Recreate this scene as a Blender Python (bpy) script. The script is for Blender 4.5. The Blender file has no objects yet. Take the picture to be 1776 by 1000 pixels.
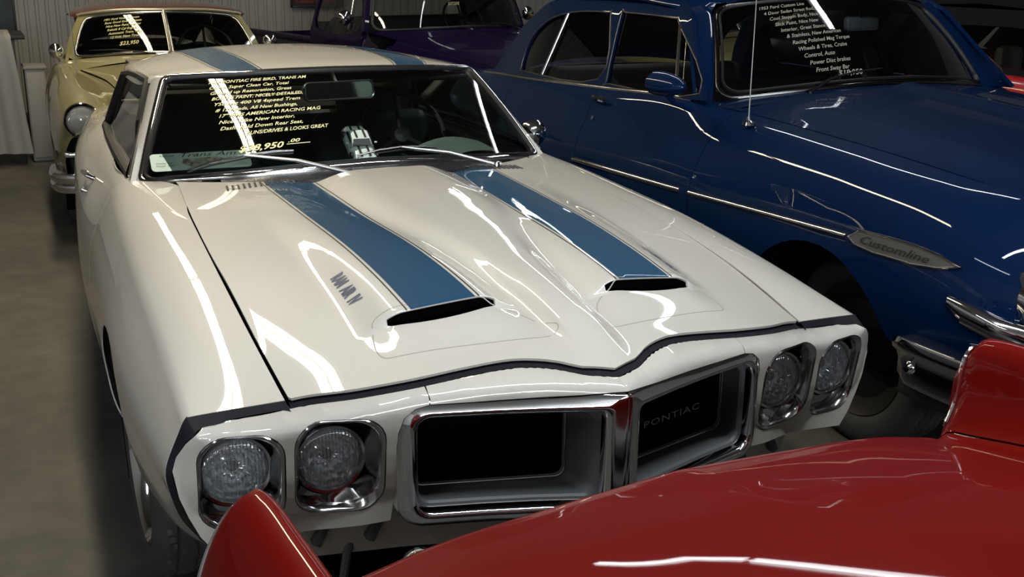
import bpy, bmesh, math, random
import numpy as np
from mathutils import Vector, Matrix
from mathutils.geometry import delaunay_2d_cdt
random.seed(7); np.random.seed(7)
SC = bpy.context.scene
COL = SC.collection
# ------------------------------------------------------------------ camera
cam_d = bpy.data.cameras.new('camera'); cam = bpy.data.objects.new('camera', cam_d); COL.objects.link(cam)
cam_d.sensor_width = 36.0; cam_d.sensor_fit = 'HORIZONTAL'; cam_d.lens = 36.0*1955.3/1776.0
cam_d.clip_start = .02; cam_d.clip_end = 100
YAW, PITCH, ROLL = .4410, -.2870, .0110
CAMP = Vector((-1.125, -2.892, 1.605))
_f = Vector((math.sin(YAW)*math.cos(PITCH), math.cos(YAW)*math.cos(PITCH), math.sin(PITCH)))
_r = _f.cross(Vector((0, 0, 1))).normalized(); _u = _r.cross(_f)
_r2 = _r*math.cos(ROLL)+_u*math.sin(ROLL); _u2 = -_r*math.sin(ROLL)+_u*math.cos(ROLL)
cam.matrix_world = Matrix(((_r2.x, _u2.x, -_f.x, CAMP.x), (_r2.y, _u2.y, -_f.y, CAMP.y), (_r2.z, _u2.z, -_f.z, CAMP.z), (0, 0, 0, 1)))
SC.camera = cam
# ------------------------------------------------------------------ world, exposure
W = bpy.data.worlds.new('world'); SC.world = W; W.use_nodes = True
W.node_tree.nodes['Background'].inputs[0].default_value = (.55, .58, .62, 1)
W.node_tree.nodes['Background'].inputs[1].default_value = .05
SC.view_settings.view_transform = 'Standard'; SC.view_settings.look = 'None'
SC.view_settings.exposure = 0.0; SC.view_settings.gamma = 1.0; SC.view_settings.use_curve_mapping = False
SC.cycles.max_bounces = 8; SC.cycles.transparent_max_bounces = 16; SC.cycles.caustics_reflective = False; SC.cycles.caustics_refractive = False
SC.cycles.sample_clamp_indirect = 4.0

# ceiling fixtures: (x, y, length, width, rot, watts, warm)
LAMPS = [(-.50, 2.3, 3.0, .15, 0, 62, 1.0), (-.50, 5.4, 3.0, .15, 0, 48, 1.0), (3.1, 2.2, 3.0, .11, 0, 16, .2),
         (3.1, 5.3, 3.0, .11, 0, 14, .2), (.2, -1.6, 2.4, .12, 90, 62, .1), (-2.9, -1.5, 3.0, .11, 0, 20, .3)]  # the crosswise lamp is an added cool fill for the white car's nose
CEIL = 3.3
# ------------------------------------------------------------------ materials
def hexc(h):
    v = [int(h[i:i+2], 16)/255 for i in (0, 2, 4)]
    return tuple(c/12.92 if c <= .04045 else ((c+.055)/1.055)**2.4 for c in v)
MATS = {}
def mat(name, col, rough=.5, metal=0.0, coat=0.0, spec=.5, emit=None, es=1.0, noise=None, bump=None, coat_rough=.03):
    if name in MATS: return MATS[name]
    m = bpy.data.materials.new(name); m.use_nodes = True; MATS[name] = m
    nt = m.node_tree; b = nt.nodes['Principled BSDF']
    if isinstance(col, str): col = hexc(col)
    b.inputs['Base Color'].default_value = (*col, 1); b.inputs['Roughness'].default_value = rough
    b.inputs['Metallic'].default_value = metal; b.inputs['Coat Weight'].default_value = coat
    b.inputs['Coat Roughness'].default_value = coat_rough; b.inputs['Specular IOR Level'].default_value = spec
    if emit: b.inputs['Emission Color'].default_value = (*emit, 1); b.inputs['Emission Strength'].default_value = es
    tc = nt.nodes.new('ShaderNodeTexCoord')
    if noise:
        sc_, amt, col2 = noise
        n = nt.nodes.new('ShaderNodeTexNoise'); n.inputs['Scale'].default_value = sc_; n.inputs['Detail'].default_value = 6
        nt.links.new(tc.outputs['Object'], n.inputs['Vector'])
        mx = nt.nodes.new('ShaderNodeMix'); mx.data_type = 'RGBA'
        rp = nt.nodes.new('ShaderNodeMapRange'); rp.inputs[1].default_value = .5-amt; rp.inputs[2].default_value = .5+amt
        nt.links.new(n.outputs['Fac'], rp.inputs[0]); nt.links.new(rp.outputs[0], mx.inputs[0])
        if isinstance(col2, str): col2 = hexc(col2)
        mx.inputs[6].default_value = (*col, 1); mx.inputs[7].default_value = (*col2, 1)
        nt.links.new(mx.outputs[2], b.inputs['Base Color'])
    if bump:
        sc_, st = bump
        n = nt.nodes.new('ShaderNodeTexNoise'); n.inputs['Scale'].default_value = sc_; n.inputs['Detail'].default_value = 2
        nt.links.new(tc.outputs['Object'], n.inputs['Vector'])
        bp = nt.nodes.new('ShaderNodeBump'); bp.inputs['Strength'].default_value = st; bp.inputs['Distance'].default_value = .01
        nt.links.new(n.outputs['Fac'], bp.inputs['Height']); nt.links.new(bp.outputs[0], b.inputs['Normal'])
        if coat: nt.links.new(bp.outputs[0], b.inputs['Coat Normal'])
    return m
def glass_mat(name, tint, refl=1.0):
    m = bpy.data.materials.new(name); m.use_nodes = True; MATS[name] = m
    nt = m.node_tree; nt.nodes.clear()
    o = nt.nodes.new('ShaderNodeOutputMaterial'); t = nt.nodes.new('ShaderNodeBsdfTransparent'); g = nt.nodes.new('ShaderNodeBsdfGlossy')
    mx = nt.nodes.new('ShaderNodeMixShader'); fr = nt.nodes.new('ShaderNodeFresnel'); fr.inputs['IOR'].default_value = 1.5
    ml = nt.nodes.new('ShaderNodeMath'); ml.operation = 'MULTIPLY'; ml.inputs[1].default_value = refl
    t.inputs[0].default_value = (*tint, 1); g.inputs['Roughness'].default_value = .01; g.inputs[0].default_value = (1, 1, 1, 1)
    nt.links.new(fr.outputs[0], ml.inputs[0]); nt.links.new(ml.outputs[0], mx.inputs[0])
    nt.links.new(t.outputs[0], mx.inputs[1]); nt.links.new(g.outputs[0], mx.inputs[2]); nt.links.new(mx.outputs[0], o.inputs[0])
    return m
WHITE = mat('white_paint', (.52, .50, .455), .5, 0, 1.0, .3, bump=(2.5, .03), coat_rough=.015)
STRIPE = mat('stripe_blue_vinyl', (.006, .052, .115), .55, 0, .7, .15, coat_rough=.02)
BLUE = mat('dark_blue_metallic_paint', (.0005, .0095, .042), .6, 0, .5, .03, coat_rough=.02)
PURPLE = mat('deep_purple_paint', (.007, .0015, .024), .5, 0, .5, .05)
YELLOW = mat('pale_yellow_green_paint', (.175, .155, .065), .45, 0, .9)
BROWN = mat('brown_roof_paint', (.09, .03, .014), .35, .1, .9)
RED = mat('deep_red_paint', (.125, .0032, .0022), .5, 0, .34, .03, bump=(1.8, .03), coat_rough=.02)
FARRED = mat('bright_red_paint', (.35, .01, .01), .3, 0, 1.0)
FARBLACK = mat('black_car_roof', (.006, .006, .007), .9, 0, 0, .1)
CHROME = mat('chrome', (.78, .78, .80), .09, 1.0)
CHROMED = mat('dark_worn_chrome', (.46, .46, .47), .14, 1.0)
ALU = mat('brushed_aluminium', (.55, .55, .56), .3, 1.0)
BLACK = mat('black_trim', (.006, .006, .007), .5)
DARK = mat('dark_gap_rubber', (.005, .0055, .010), .7, spec=.3)
VOID = mat('flat_black_cavity', (.0012, .0012, .0012), .95, spec=.05)
GREYP = mat('dark_grey_grille_panel', (.105, .112, .117), .5)
TIRE = mat('tyre_rubber', (.026, .027, .030), .7, noise=(9, .2, (.04, .04, .043)))
INTER = mat('black_vinyl_interior', (.008, .008, .008), .6)
TEAL = mat('dark_teal_seat_vinyl', (.02, .06, .075), .45)
GREENW = mat('pale_green_card', (.40, .50, .43), .6)
INK = mat('dark_ink', (.03, .035, .04), .6)
WRITE = mat('cream_glass_paint', (.80, .76, .42), .7)
WRITED = mat('faded_glass_paint', (.30, .29, .24), .8)
DECAL = mat('dark_blue_decal', (.03, .045, .10), .5)
TOY = mat('toy_white_paint', (.60, .70, .64), .3, 0, .8)
GLASS = glass_mat('tinted_window_glass', (.74, .80, .77))
GLASSD = glass_mat('dark_tinted_glass', (.68, .70, .69))
LENS = None
def lens_mat():
    m = bpy.data.materials.new('ribbed_headlamp_lens'); m.use_nodes = True
    nt = m.node_tree; nt.nodes.clear()
    o = nt.nodes.new('ShaderNodeOutputMaterial'); t = nt.nodes.new('ShaderNodeBsdfRefraction'); g = nt.nodes.new('ShaderNodeBsdfGlossy')
    t = nt.nodes.new('ShaderNodeBsdfTransparent'); t.inputs[0].default_value = (.86, .88, .9, 1)
    mx = nt.nodes.new('ShaderNodeMixShader'); fr = nt.nodes.new('ShaderNodeFresnel'); fr.inputs['IOR'].default_value = 1.55
    tc = nt.nodes.new('ShaderNodeTexCoord'); wv = nt.nodes.new('ShaderNodeTexWave'); wv.inputs['Scale'].default_value = 45; wv.bands_direction = 'X'
    wv.inputs['Distortion'].default_value = 1.5
    bp = nt.nodes.new('ShaderNodeBump'); bp.inputs['Strength'].default_value = .5; bp.inputs['Distance'].default_value = .004
    nt.links.new(tc.outputs['Object'], wv.inputs[0]); nt.links.new(wv.outputs['Fac'], bp.inputs['Height'])
    nt.links.new(bp.outputs[0], g.inputs['Normal']); nt.links.new(bp.outputs[0], fr.inputs['Normal'])
    df = nt.nodes.new('ShaderNodeBsdfDiffuse'); df.inputs[0].default_value = (.75, .78, .8, 1); m2 = nt.nodes.new('ShaderNodeMixShader'); m2.inputs[0].default_value = .19; nt.links.new(bp.outputs[0], df.inputs['Normal'])
    nt.links.new(t.outputs[0], m2.inputs[1]); nt.links.new(df.outputs[0], m2.inputs[2]); t = m2
    g.inputs['Roughness'].default_value = .06
    ad = nt.nodes.new('ShaderNodeMath'); ad.operation = 'ADD'; ad.inputs[1].default_value = .12
    nt.links.new(fr.outputs[0], ad.inputs[0]); nt.links.new(ad.outputs[0], mx.inputs[0])
    nt.links.new(t.outputs[0], mx.inputs[1]); nt.links.new(g.outputs[0], mx.inputs[2]); nt.links.new(mx.outputs[0], o.inputs[0])
    return m
LENS = lens_mat()
def reflector_mat():
    m = mat('faceted_lamp_reflector', (.95, .96, .98), .17, 1.0)
    nt = m.node_tree; b = nt.nodes['Principled BSDF']; tc = nt.nodes.new('ShaderNodeTexCoord')
    v = nt.nodes.new('ShaderNodeTexVoronoi'); v.inputs['Scale'].default_value = 46
    bp = nt.nodes.new('ShaderNodeBump'); bp.inputs['Strength'].default_value = 1.0; bp.inputs['Distance'].default_value = .012
    nt.links.new(tc.outputs['Object'], v.inputs['Vector']); nt.links.new(v.outputs['Distance'], bp.inputs['Height']); nt.links.new(bp.outputs[0], b.inputs['Normal'])
    return m
REFLECTOR = reflector_mat()

# ------------------------------------------------------------------ mesh helpers
def tag(o, label=None, cat=None, group=None, kind=None):
    if label: o['label'] = label
    if cat: o['category'] = cat
    if group: o['group'] = group
    if kind: o['kind'] = kind
    return o
def empty(name, loc=(0, 0, 0), rz=0.0, label=None, cat=None, group=None):
    o = bpy.data.objects.new(name, None); COL.objects.link(o); o.location = loc; o.rotation_euler = (0, 0, rz); o.empty_display_size = .1
    return tag(o, label, cat, group)
def link(name, me, m, parent=None, label=None):
    o = bpy.data.objects.new(name, me); COL.objects.link(o)
    if m and not me.materials: me.materials.append(m)
    if parent: o.parent = parent
    if label: o['label'] = label
    return o
def meshobj(name, V, F, m, parent=None, normals=None, smooth=True, label=None):
    me = bpy.data.meshes.new(name); me.from_pydata([tuple(map(float, v)) for v in V], [], [tuple(map(int, f)) for f in F]); me.validate(); me.update()
    if smooth:
        me.polygons.foreach_set('use_smooth', [True]*len(me.polygons))
        if normals is not None and len(normals) == len(me.vertices):
            me.normals_split_custom_set_from_vertices([tuple(map(float, n)) for n in normals])
    return link(name, me, m, parent, label)
class MB:
    """collects several small shapes into one mesh"""
    def __init__(s): s.bm = bmesh.new()
    def box(s, c, d, bev=0.0, M=None, seg=2):
        r = bmesh.ops.create_cube(s.bm, size=1.0); vs = r['verts']
        for v in vs: v.co = Vector((v.co.x*d[0], v.co.y*d[1], v.co.z*d[2]))
        if bev > 0:
            es = list({e for v in vs for e in v.link_edges})
            rr = bmesh.ops.bevel(s.bm, geom=es, offset=bev, segments=seg, profile=.5, affect='EDGES'); vs = list({v for f in rr['faces'] for v in f.verts} | {v for v in vs if v.is_valid})
        M = M or Matrix()
        for v in vs: v.co = M @ v.co + Vector(c)
        return s
    def add(s, V, F):
        vs = [s.bm.verts.new(tuple(map(float, v))) for v in V]
        for f in F:
            try: s.bm.faces.new([vs[i] for i in f])
            except ValueError: pass
        return s
    def tube(s, pts, r, n=8, caps=True, closed=False, flat=1.0, up=(0, 0, 1)):
        V, F = tube_vf(pts, r, n, caps, closed, flat, up); return s.add(V, F)
    def lathe(s, prof, M, n=32):
        V, F = lathe_vf(prof, n); V = [M @ Vector(v) for v in V]; return s.add(V, F)
    def build(s, name, m, parent=None, label=None, smooth=True, angle=35):
        me = bpy.data.meshes.new(name); bmesh.ops.recalc_face_normals(s.bm, faces=s.bm.faces); s.bm.to_mesh(me); s.bm.free()
        if smooth:
            me.polygons.foreach_set('use_smooth', [True]*len(me.polygons)); me.set_sharp_from_angle(angle=math.radians(angle))
        return link(name, me, m, parent, label)
def tube_vf(pts, r, n=8, caps=True, closed=False, flat=1.0, up=(0, 0, 1)):
    P = [Vector(p) for p in pts]; R = r if hasattr(r, '__len__') else [r]*len(P)
    V, F = [], []; k = len(P); upv = Vector(up)
    for i, p in enumerate(P):
        a = P[(i-1) % k] if (closed or i > 0) else p; b = P[(i+1) % k] if (closed or i < k-1) else p
        t = (b-a).normalized(); s = t.cross(upv)
        if s.length < 1e-4: s = t.cross(Vector((1, 0, 0)))
        s.normalize(); u = s.cross(t)
        for j in range(n):
            an = 2*math.pi*j/n; V.append(p+s*math.cos(an)*R[i]+u*math.sin(an)*R[i]*flat)
    m = k if closed else k-1
    for i in range(m):
        for j in range(n):
            a = i*n+j; b = i*n+(j+1) % n; c = ((i+1) % k)*n+(j+1) % n; d = ((i+1) % k)*n+j; F.append((a, b, c, d))
    if caps and not closed: F.append(tuple(range(n-1, -1, -1))); F.append(tuple((k-1)*n+j for j in range(n)))
    return V, F
def lathe_vf(prof, n=32):
    """prof: (radius, axial) ; axis = local -Y (axial value is along -Y)"""
    V, F = [], []
    for (r, a) in prof:
        for j in range(n):
            t = 2*math.pi*j/n; V.append((r*math.cos(t), -a, r*math.sin(t)))
    for i in range(len(prof)-1):
        for j in range(n):
            F.append((i*n+j, i*n+(j+1) % n, (i+1)*n+(j+1) % n, (i+1)*n+j))
    return V, F
# --- smooth interpolation
def pslopes(Y, T):
    """pchip slopes along axis 0. Y:(n,...)"""
    n = len(T); h = np.diff(T); h = h.reshape((-1,)+(1,)*(Y.ndim-1)); d = np.diff(Y, axis=0)/h
    m = np.zeros_like(Y)
    if n == 2: m[:] = d[0]; return m
    dm, dp = d[:-1], d[1:]; w1 = 2*h[1:]+h[:-1]; w2 = h[1:]+2*h[:-1]
    with np.errstate(all='ignore'):
        hm = (w1+w2)/(w1/dm+w2/dp)
    m[1:-1] = np.where(dm*dp > 0, np.nan_to_num(hm), 0)
    m[0] = d[0]; m[-1] = d[-1]
    return m
def cslopes(Y, T):
    n = len(T); m = np.zeros_like(Y); sh = (-1,)+(1,)*(Y.ndim-1)
    h = np.diff(T); d = np.diff(Y, axis=0)/h.reshape(sh)
    if n == 2: m[:] = d[0]; return m
    a = (h[1:]/(h[1:]+h[:-1])).reshape(sh)
    m[1:-1] = a*d[:-1]+(1-a)*d[1:]; m[0] = d[0]*1.5-m[1]*.5; m[-1] = d[-1]*1.5-m[-2]*.5
    return m
def herm(T, Y, x, S):
    i = np.clip(np.searchsorted(T, x, side='right')-1, 0, len(T)-2); h = T[i+1]-T[i]; u = np.clip((x-T[i])/h, -.2, 1.2)
    sh = (-1,)+(1,)*(Y.ndim-1); u = u.reshape(sh); h = h.reshape(sh)
    return (2*u**3-3*u**2+1)*Y[i]+(u**3-2*u**2+u)*h*S[i]+(-2*u**3+3*u**2)*Y[i+1]+(u**3-u**2)*h*S[i+1]
class Fn1:
    """1-D smooth table"""
    def __init__(s, T, Y, mono=True): s.T = np.array(T, float); s.Y = np.array(Y, float); s.S = (pslopes if mono else cslopes)(s.Y, s.T)
    def __call__(s, x):
        x = np.atleast_1d(np.asarray(x, float)); return herm(s.T, s.Y, np.clip(x, s.T[0], s.T[-1]), s.S)
class Net:
    """smooth surface through a grid of 3-D points P[i][j]; (s,t) index coordinates"""
    def __init__(s, P, mono=False):
        s.P = np.array(P, float); s.m, s.n = s.P.shape[:2]
        s.sl = pslopes if mono else cslopes
        # chord-length parameters
        ds = np.linalg.norm(np.diff(s.P, axis=0), axis=2).mean(axis=1); s.Ts = np.concatenate([[0], np.cumsum(np.maximum(ds, 1e-3)**.7)])
        dt = np.linalg.norm(np.diff(s.P, axis=1), axis=2).mean(axis=0); s.Tt = np.concatenate([[0], np.cumsum(np.maximum(dt, 1e-3)**.7)])
        s.S1 = s.sl(s.P, s.Ts)
        s.ls, s.lt = ds.sum(), dt.sum()
        s.cs = np.concatenate([[0], np.cumsum(ds)]); s.ct = np.concatenate([[0], np.cumsum(dt)])
    def __call__(s, a, b):
        a = np.asarray(a, float).ravel(); b = np.asarray(b, float).ravel()
        A = np.interp(a, np.arange(s.m), s.Ts); B = np.interp(b, np.arange(s.n), s.Tt)
        Q = herm(s.Ts, s.P, A, s.S1)                    # (N,n,3)
        dt = np.diff(s.Tt); d = np.diff(Q, axis=1)/dt[None, :, None]
        Q2 = np.swapaxes(Q, 0, 1); S = s.sl(Q2, s.Tt)  # (n,N,3)
        i = np.clip(np.searchsorted(s.Tt, B, side='right')-1, 0, s.n-2); h = (s.Tt[i+1]-s.Tt[i]); u = ((B-s.Tt[i])/h)[:, None]; h = h[:, None]
        k = np.arange(len(a))
        return (2*u**3-3*u**2+1)*Q2[i, k]+(u**3-2*u**2+u)*h*S[i, k]+(-2*u**3+3*u**2)*Q2[i+1, k]+(u**3-u**2)*h*S[i+1, k]
    # metric coordinates: arc-length based (metres)
    def met(s, p, q): return s(np.interp(p, s.cs, np.arange(s.m)), np.interp(q, s.ct, np.arange(s.n)))
    def mi(s, a, b): return (np.interp(a, np.arange(s.m), s.cs), np.interp(b, np.arange(s.n), s.ct))
def fnormals(fn, U, Vv, e=2e-3):
    a = fn(U+e, Vv)-fn(U-e, Vv); b = fn(U, Vv+e)-fn(U, Vv-e)
    n = np.cross(a, b); l = np.linalg.norm(n, axis=1, keepdims=True); return n/np.maximum(l, 1e-12)
def inpoly(P, poly):
    x, y = P[:, 0], P[:, 1]; c = np.zeros(len(P), bool); n = len(poly)
    for i in range(n):
        x1, y1 = poly[i]; x2, y2 = poly[(i+1) % n]
        if y1 == y2: continue
        k = ((y1 > y) != (y2 > y)) & (x < (x2-x1)*(y-y1)/(y2-y1)+x1); c ^= k
    return c
def resample(poly, h, closed=True):
    out = []; n = len(poly)
    for i in range(n if closed else n-1):
        a = np.array(poly[i], float); b = np.array(poly[(i+1) % n], float); L = np.linalg.norm(b-a); k = max(1, int(math.ceil(L/h)))
        for j in range(k): out.append(a+(b-a)*j/k)
    if not closed: out.append(np.array(poly[-1], float))
    return out
def patch(name, fn, outline, m, parent=None, holes=(), h=.02, th=.003, ref=None, label=None, mirror=False, offset=0.0):
    """surface panel: fn(u,v)->(N,3), trimmed by an outline and holes (u,v in metres), with thickness"""
    out = resample(outline, h); loops = [out]+[resample(q, h*.7) for q in holes]
    O = np.array(out); lo, hi = O.min(0), O.max(0)
    gx = np.arange(math.floor(lo[0]/h)*h, hi[0]+h, h); gy = np.arange(math.floor(lo[1]/h)*h, hi[1]+h, h)
    G = np.stack(np.meshgrid(gx, gy), -1).reshape(-1, 2)
    keep = inpoly(G, O)
    for q in loops[1:]: keep &= ~inpoly(G, np.array(q))
    G = G[keep]
    for q in loops:
        q = np.array(q); 
        if len(G) == 0: break
        d = np.full(len(G), 9.0)
        for s in range(0, len(q), 64): d = np.minimum(d, np.sqrt(((G[:, None]-q[None, s:s+64])**2).sum(-1)).min(1))
        G = G[d > h*.45]
    pts = []; edges = []
    for q in loops:
        b0 = len(pts); pts += [Vector((float(a[0]), float(a[1]))) for a in q]; edges += [(b0+i, b0+(i+1) % len(q)) for i in range(len(q))]
    pts += [Vector((float(a[0]), float(a[1]))) for a in G]
    vv, ee, ff, *_ = delaunay_2d_cdt(pts, edges, [], 0, 1e-6)
    UV = np.array([(v.x, v.y) for v in vv]); F = np.array([f for f in ff if len(f) == 3])
    cen = UV[F].mean(1); keep = inpoly(cen, O)
    for q in loops[1:]: keep &= ~inpoly(cen, np.array(q))
    F = F[keep]
    P = fn(UV[:, 0], UV[:, 1]); N = fnormals(fn, UV[:, 0], UV[:, 1])
    if ref is not None and float((N.mean(0)*np.array(ref)).sum()) < 0: N = -N
    # orient faces consistently with N
    fnm = np.cross(P[F[:, 1]]-P[F[:, 0]], P[F[:, 2]]-P[F[:, 0]]); 
    bad = (fnm*N[F].sum(1)).sum(1) < 0; F[bad] = F[bad][:, ::-1]
    P = P+N*offset
    if mirror: P = P*[-1, 1, 1]; N = N*[-1, 1, 1]; F = F[:, ::-1]
    V = list(P); NN = list(N); FF = [tuple(f) for f in F]
    if th > 0:
        n0 = len(V); V += list(P-N*th); NN += list(-N); FF += [(f[2]+n0, f[1]+n0, f[0]+n0) for f in F]
        ed = {}
        for f in F:
            for i in range(3):
                a, b = int(f[i]), int(f[(i+1) % 3]); ed[(a, b)] = ed.get((a, b), 0)+1
        rim = [(a, b) for (a, b) in ed if (b, a) not in ed]
        for a, b in rim:
            k = len(V); q = [P[a], P[b], P[b]-N[b]*th, P[a]-N[a]*th]; nn = np.cross(q[2]-q[0], q[1]-q[0]); l = np.linalg.norm(nn); nn = -nn/l if l > 0 else N[a]
            nn = np.cross(q[1]-q[0], N[a]); l = np.linalg.norm(nn); nn = nn/max(l, 1e-9)
            V += q; NN += [nn]*4; FF.append((k+3, k+2, k+1, k))
    return meshobj(name, V, FF, m, parent, NN, label=label)
def loft(name, loops, m, parent=None, closed=True, cap0=False, cap1=False, label=None, mirror=False, smooth_angle=30, sub=0):
    """quads between successive loops of equal point count"""
    k = len(loops[0]); V = [tuple(p) for q in loops for p in q]; F = []
    for i in range(len(loops)-1):
        for j in range(k if closed else k-1):
            F.append((i*k+j, i*k+(j+1) % k, (i+1)*k+(j+1) % k, (i+1)*k+j))
    if cap0: F.append(tuple(range(k-1, -1, -1)))
    if cap1: F.append(tuple((len(loops)-1)*k+j for j in range(k)))
    if mirror: V = [(-x, y, z) for x, y, z in V]
    mb = MB().add(V, F); return mb.build(name, m, parent, label, angle=smooth_angle)
def strip_on(name, pts, nrm, w, hgt, m, parent=None, label=None, closed=False, mirror=False, n=5, off=0.0, taper=False):
    """half-round moulding following points with surface normals"""
    P = [Vector(p) for p in pts]; N = [Vector(q).normalized() for q in nrm]; V = []; F = []; k = len(P)
    for i in range(k):
        a = P[(i-1) % k] if (closed or i) else P[i]; b = P[(i+1) % k] if (closed or i < k-1) else P[i]
        t = (b-a).normalized(); s = t.cross(N[i]).normalized(); f = 1.0
        if taper: f = min(1.0, .15+6*min(i, k-1-i)/max(1, k-1))
        for j in range(n):
            an = math.pi*j/(n-1); V.append(P[i]+s*math.cos(an)*w/2*f+N[i]*(math.sin(an)*hgt*f+off))
        V.append(P[i]-N[i]*(.003+0)); 
    n1 = n+1
    for i in range(k if closed else k-1):
        for j in range(n1):
            F.append((i*n1+j, i*n1+(j+1) % n1, ((i+1) % k)*n1+(j+1) % n1, ((i+1) % k)*n1+j))
    if not closed: F.append(tuple(range(n1))); F.append(tuple((k-1)*n1+j for j in range(n1-1, -1, -1)))
    if mirror: V = [Vector((-v.x, v.y, v.z)) for v in V]
    return MB().add(V, F).build(name, m, parent, label, angle=50)
def on_fn(fn, pts, ref=None):
    A = np.array(pts, float); P = fn(A[:, 0], A[:, 1]); N = fnormals(fn, A[:, 0], A[:, 1])
    if ref is not None and float((N.mean(0)*np.array(ref)).sum()) < 0: N = -N
    return P, N
def smooth_poly(pts, n=6, closed=True):
    """Catmull-Rom resample of a 2-D/3-D polyline"""
    P = [np.array(p, float) for p in pts]; k = len(P); out = []
    for i in range(k if closed else k-1):
        p0 = P[(i-1) % k] if (closed or i > 0) else P[0]; p1 = P[i]; p2 = P[(i+1) % k]; p3 = P[(i+2) % k] if (closed or i+2 < k) else P[-1]
        for j in range(n):
            t = j/n; out.append(.5*((2*p1)+(-p0+p2)*t+(2*p0-5*p1+4*p2-p3)*t*t+(-p0+3*p1-3*p2+p3)*t**3))
    if not closed: out.append(P[-1])
    return out
def rrect(x0, x1, z0, z1, r, n=6):
    r = min(r, (x1-x0)/2*.999, (z1-z0)/2*.999); out = []
    for cx, cz, a0 in ((x1-r, z1-r, 0), (x0+r, z1-r, 90), (x0+r, z0+r, 180), (x1-r, z0+r, 270)):
        for i in range(n+1):
            a = math.radians(a0+90*i/n); out.append((cx+r*math.cos(a), cz+r*math.sin(a)))
    return out
def rrect2(x0, x1, z0, z1, ri, ro, n=6):
    out = []
    for cx, cz, a0, r in ((x1-ro, z1-ro, 0, ro), (x0+ri, z1-ri, 90, ri), (x0+ri, z0+ri, 180, ri), (x1-ro, z0+ro, 270, ro)):
        for i in range(n+1):
            a = math.radians(a0+90*i/n); out.append((cx+r*math.cos(a), cz+r*math.sin(a)))
    return out
def densify(loop, k=4):
    out = []; n = len(loop)
    for i in range(n):
        a = np.array(loop[i]); b = np.array(loop[(i+1) % n])
        for j in range(k): out.append(tuple(a+(b-a)*j/k))
    return out
def text_mesh(name, body, fn, size, m, parent=None, shear=.0, off=.001, align='LEFT', label=None, sx=1.0, bold=0.0, space=1.0, line=1.0, ref=None):
    cu = bpy.data.curves.new(name, 'FONT'); cu.body = body; cu.size = size; cu.shear = shear; cu.align_x = align; cu.resolution_u = 2
    cu.space_character = space; cu.space_line = line; cu.offset = bold
    ob = bpy.data.objects.new(name, cu); me = bpy.data.meshes.new_from_object(ob); bpy.data.objects.remove(ob)
    bm = bmesh.new(); bm.from_mesh(me); bmesh.ops.triangulate(bm, faces=bm.faces)
    co = np.array([(v.co.x*sx, v.co.y) for v in bm.verts]); P = fn(co[:, 0], co[:, 1]); N = fnormals(fn, co[:, 0], co[:, 1], 1e-3)
    if ref is not None and float((N.mean(0)*np.array(ref)).sum()) < 0: N = -N
    for v, p, q in zip(bm.verts, P, N): v.co = Vector(p+q*off)
    bm.normal_update(); bm.to_mesh(me); bm.free(); me.name = name
    return link(name, me, m, parent, label)
def copy_tree(o, parent=None):
    c = o.copy(); COL.objects.link(c); c.parent = parent
    for ch in list(o.children): copy_tree(ch, c)
    return c
def rot_to(axis_from, axis_to): return Vector(axis_from).rotation_difference(Vector(axis_to)).to_matrix().to_4x4()
PI = math.pi

def net_inverse(net, target, axes=(1, 2)):
    """metric (p,q) on a Net for given (y,z) targets"""
    a = np.linspace(0, net.ls, 70); b = np.linspace(0, net.lt, 60); A, B = np.meshgrid(a, b); A = A.ravel(); B = B.ravel()
    G = net.met(A, B)[:, axes]; T = np.array(target, float)
    i = ((G[None]-T[:, None])**2).sum(-1).argmin(1); p, q = A[i].copy(), B[i].copy()
    for _ in range(8):
        e = 1e-3; c = net.met(p, q)[:, axes]; dp = (net.met(p+e, q)[:, axes]-net.met(p-e, q)[:, axes])/(2*e); dq = (net.met(p, q+e)[:, axes]-net.met(p, q-e)[:, axes])/(2*e)
        r = T-c; det = dp[:, 0]*dq[:, 1]-dp[:, 1]*dq[:, 0]; det = np.where(np.abs(det) < 1e-4, 1e-4, det)
        p = np.clip(p+np.clip((r[:, 0]*dq[:, 1]-r[:, 1]*dq[:, 0])/det, -.05, .05), 0, net.ls); q = np.clip(q+np.clip((dp[:, 0]*r[:, 1]-dp[:, 1]*r[:, 0])/det, -.05, .05), 0, net.lt)
    return list(zip(p, q))

def tyre_mesh(R, wd, tread=True, na=150):
    """tyre about the X axis, outer face at +X"""
    prof = [(-wd/2+.02, R*.66), (-wd/2+.002, R*.72), (-wd/2-.006, R*.82), (-wd/2+.004, R*.93), (-wd/2+.02, R*.985)]
    nx = 26; prof += [(-wd/2+.028+(wd-.056)*i/(nx-1), R) for i in range(nx)]
    prof += [(wd/2-.02, R*.985), (wd/2-.004, R*.93), (wd/2+.006, R*.82), (wd/2-.002, R*.72), (wd/2-.02, R*.66)]
    V = []; F = []; k = len(prof)
    for i in range(na):
        a = 2*PI*i/na
        for (x, r) in prof:
            rr = r
            if tread and r > R*.98:
                u = x/wd
                if min(abs(u-.0), abs(abs(u)-.24)) < .018: rr -= .008
                ph = (a*R/.030+abs(u)*1.9) % 1.0
                if ph < .26 and abs(abs(u)-.12) > .05: rr -= .006
            V.append((x, rr*math.cos(a), rr*math.sin(a)))
    for i in range(na):
        for j in range(k-1):
            F.append((i*k+j, i*k+j+1, ((i+1) % na)*k+j+1, ((i+1) % na)*k+j))
    return V, F
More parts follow.
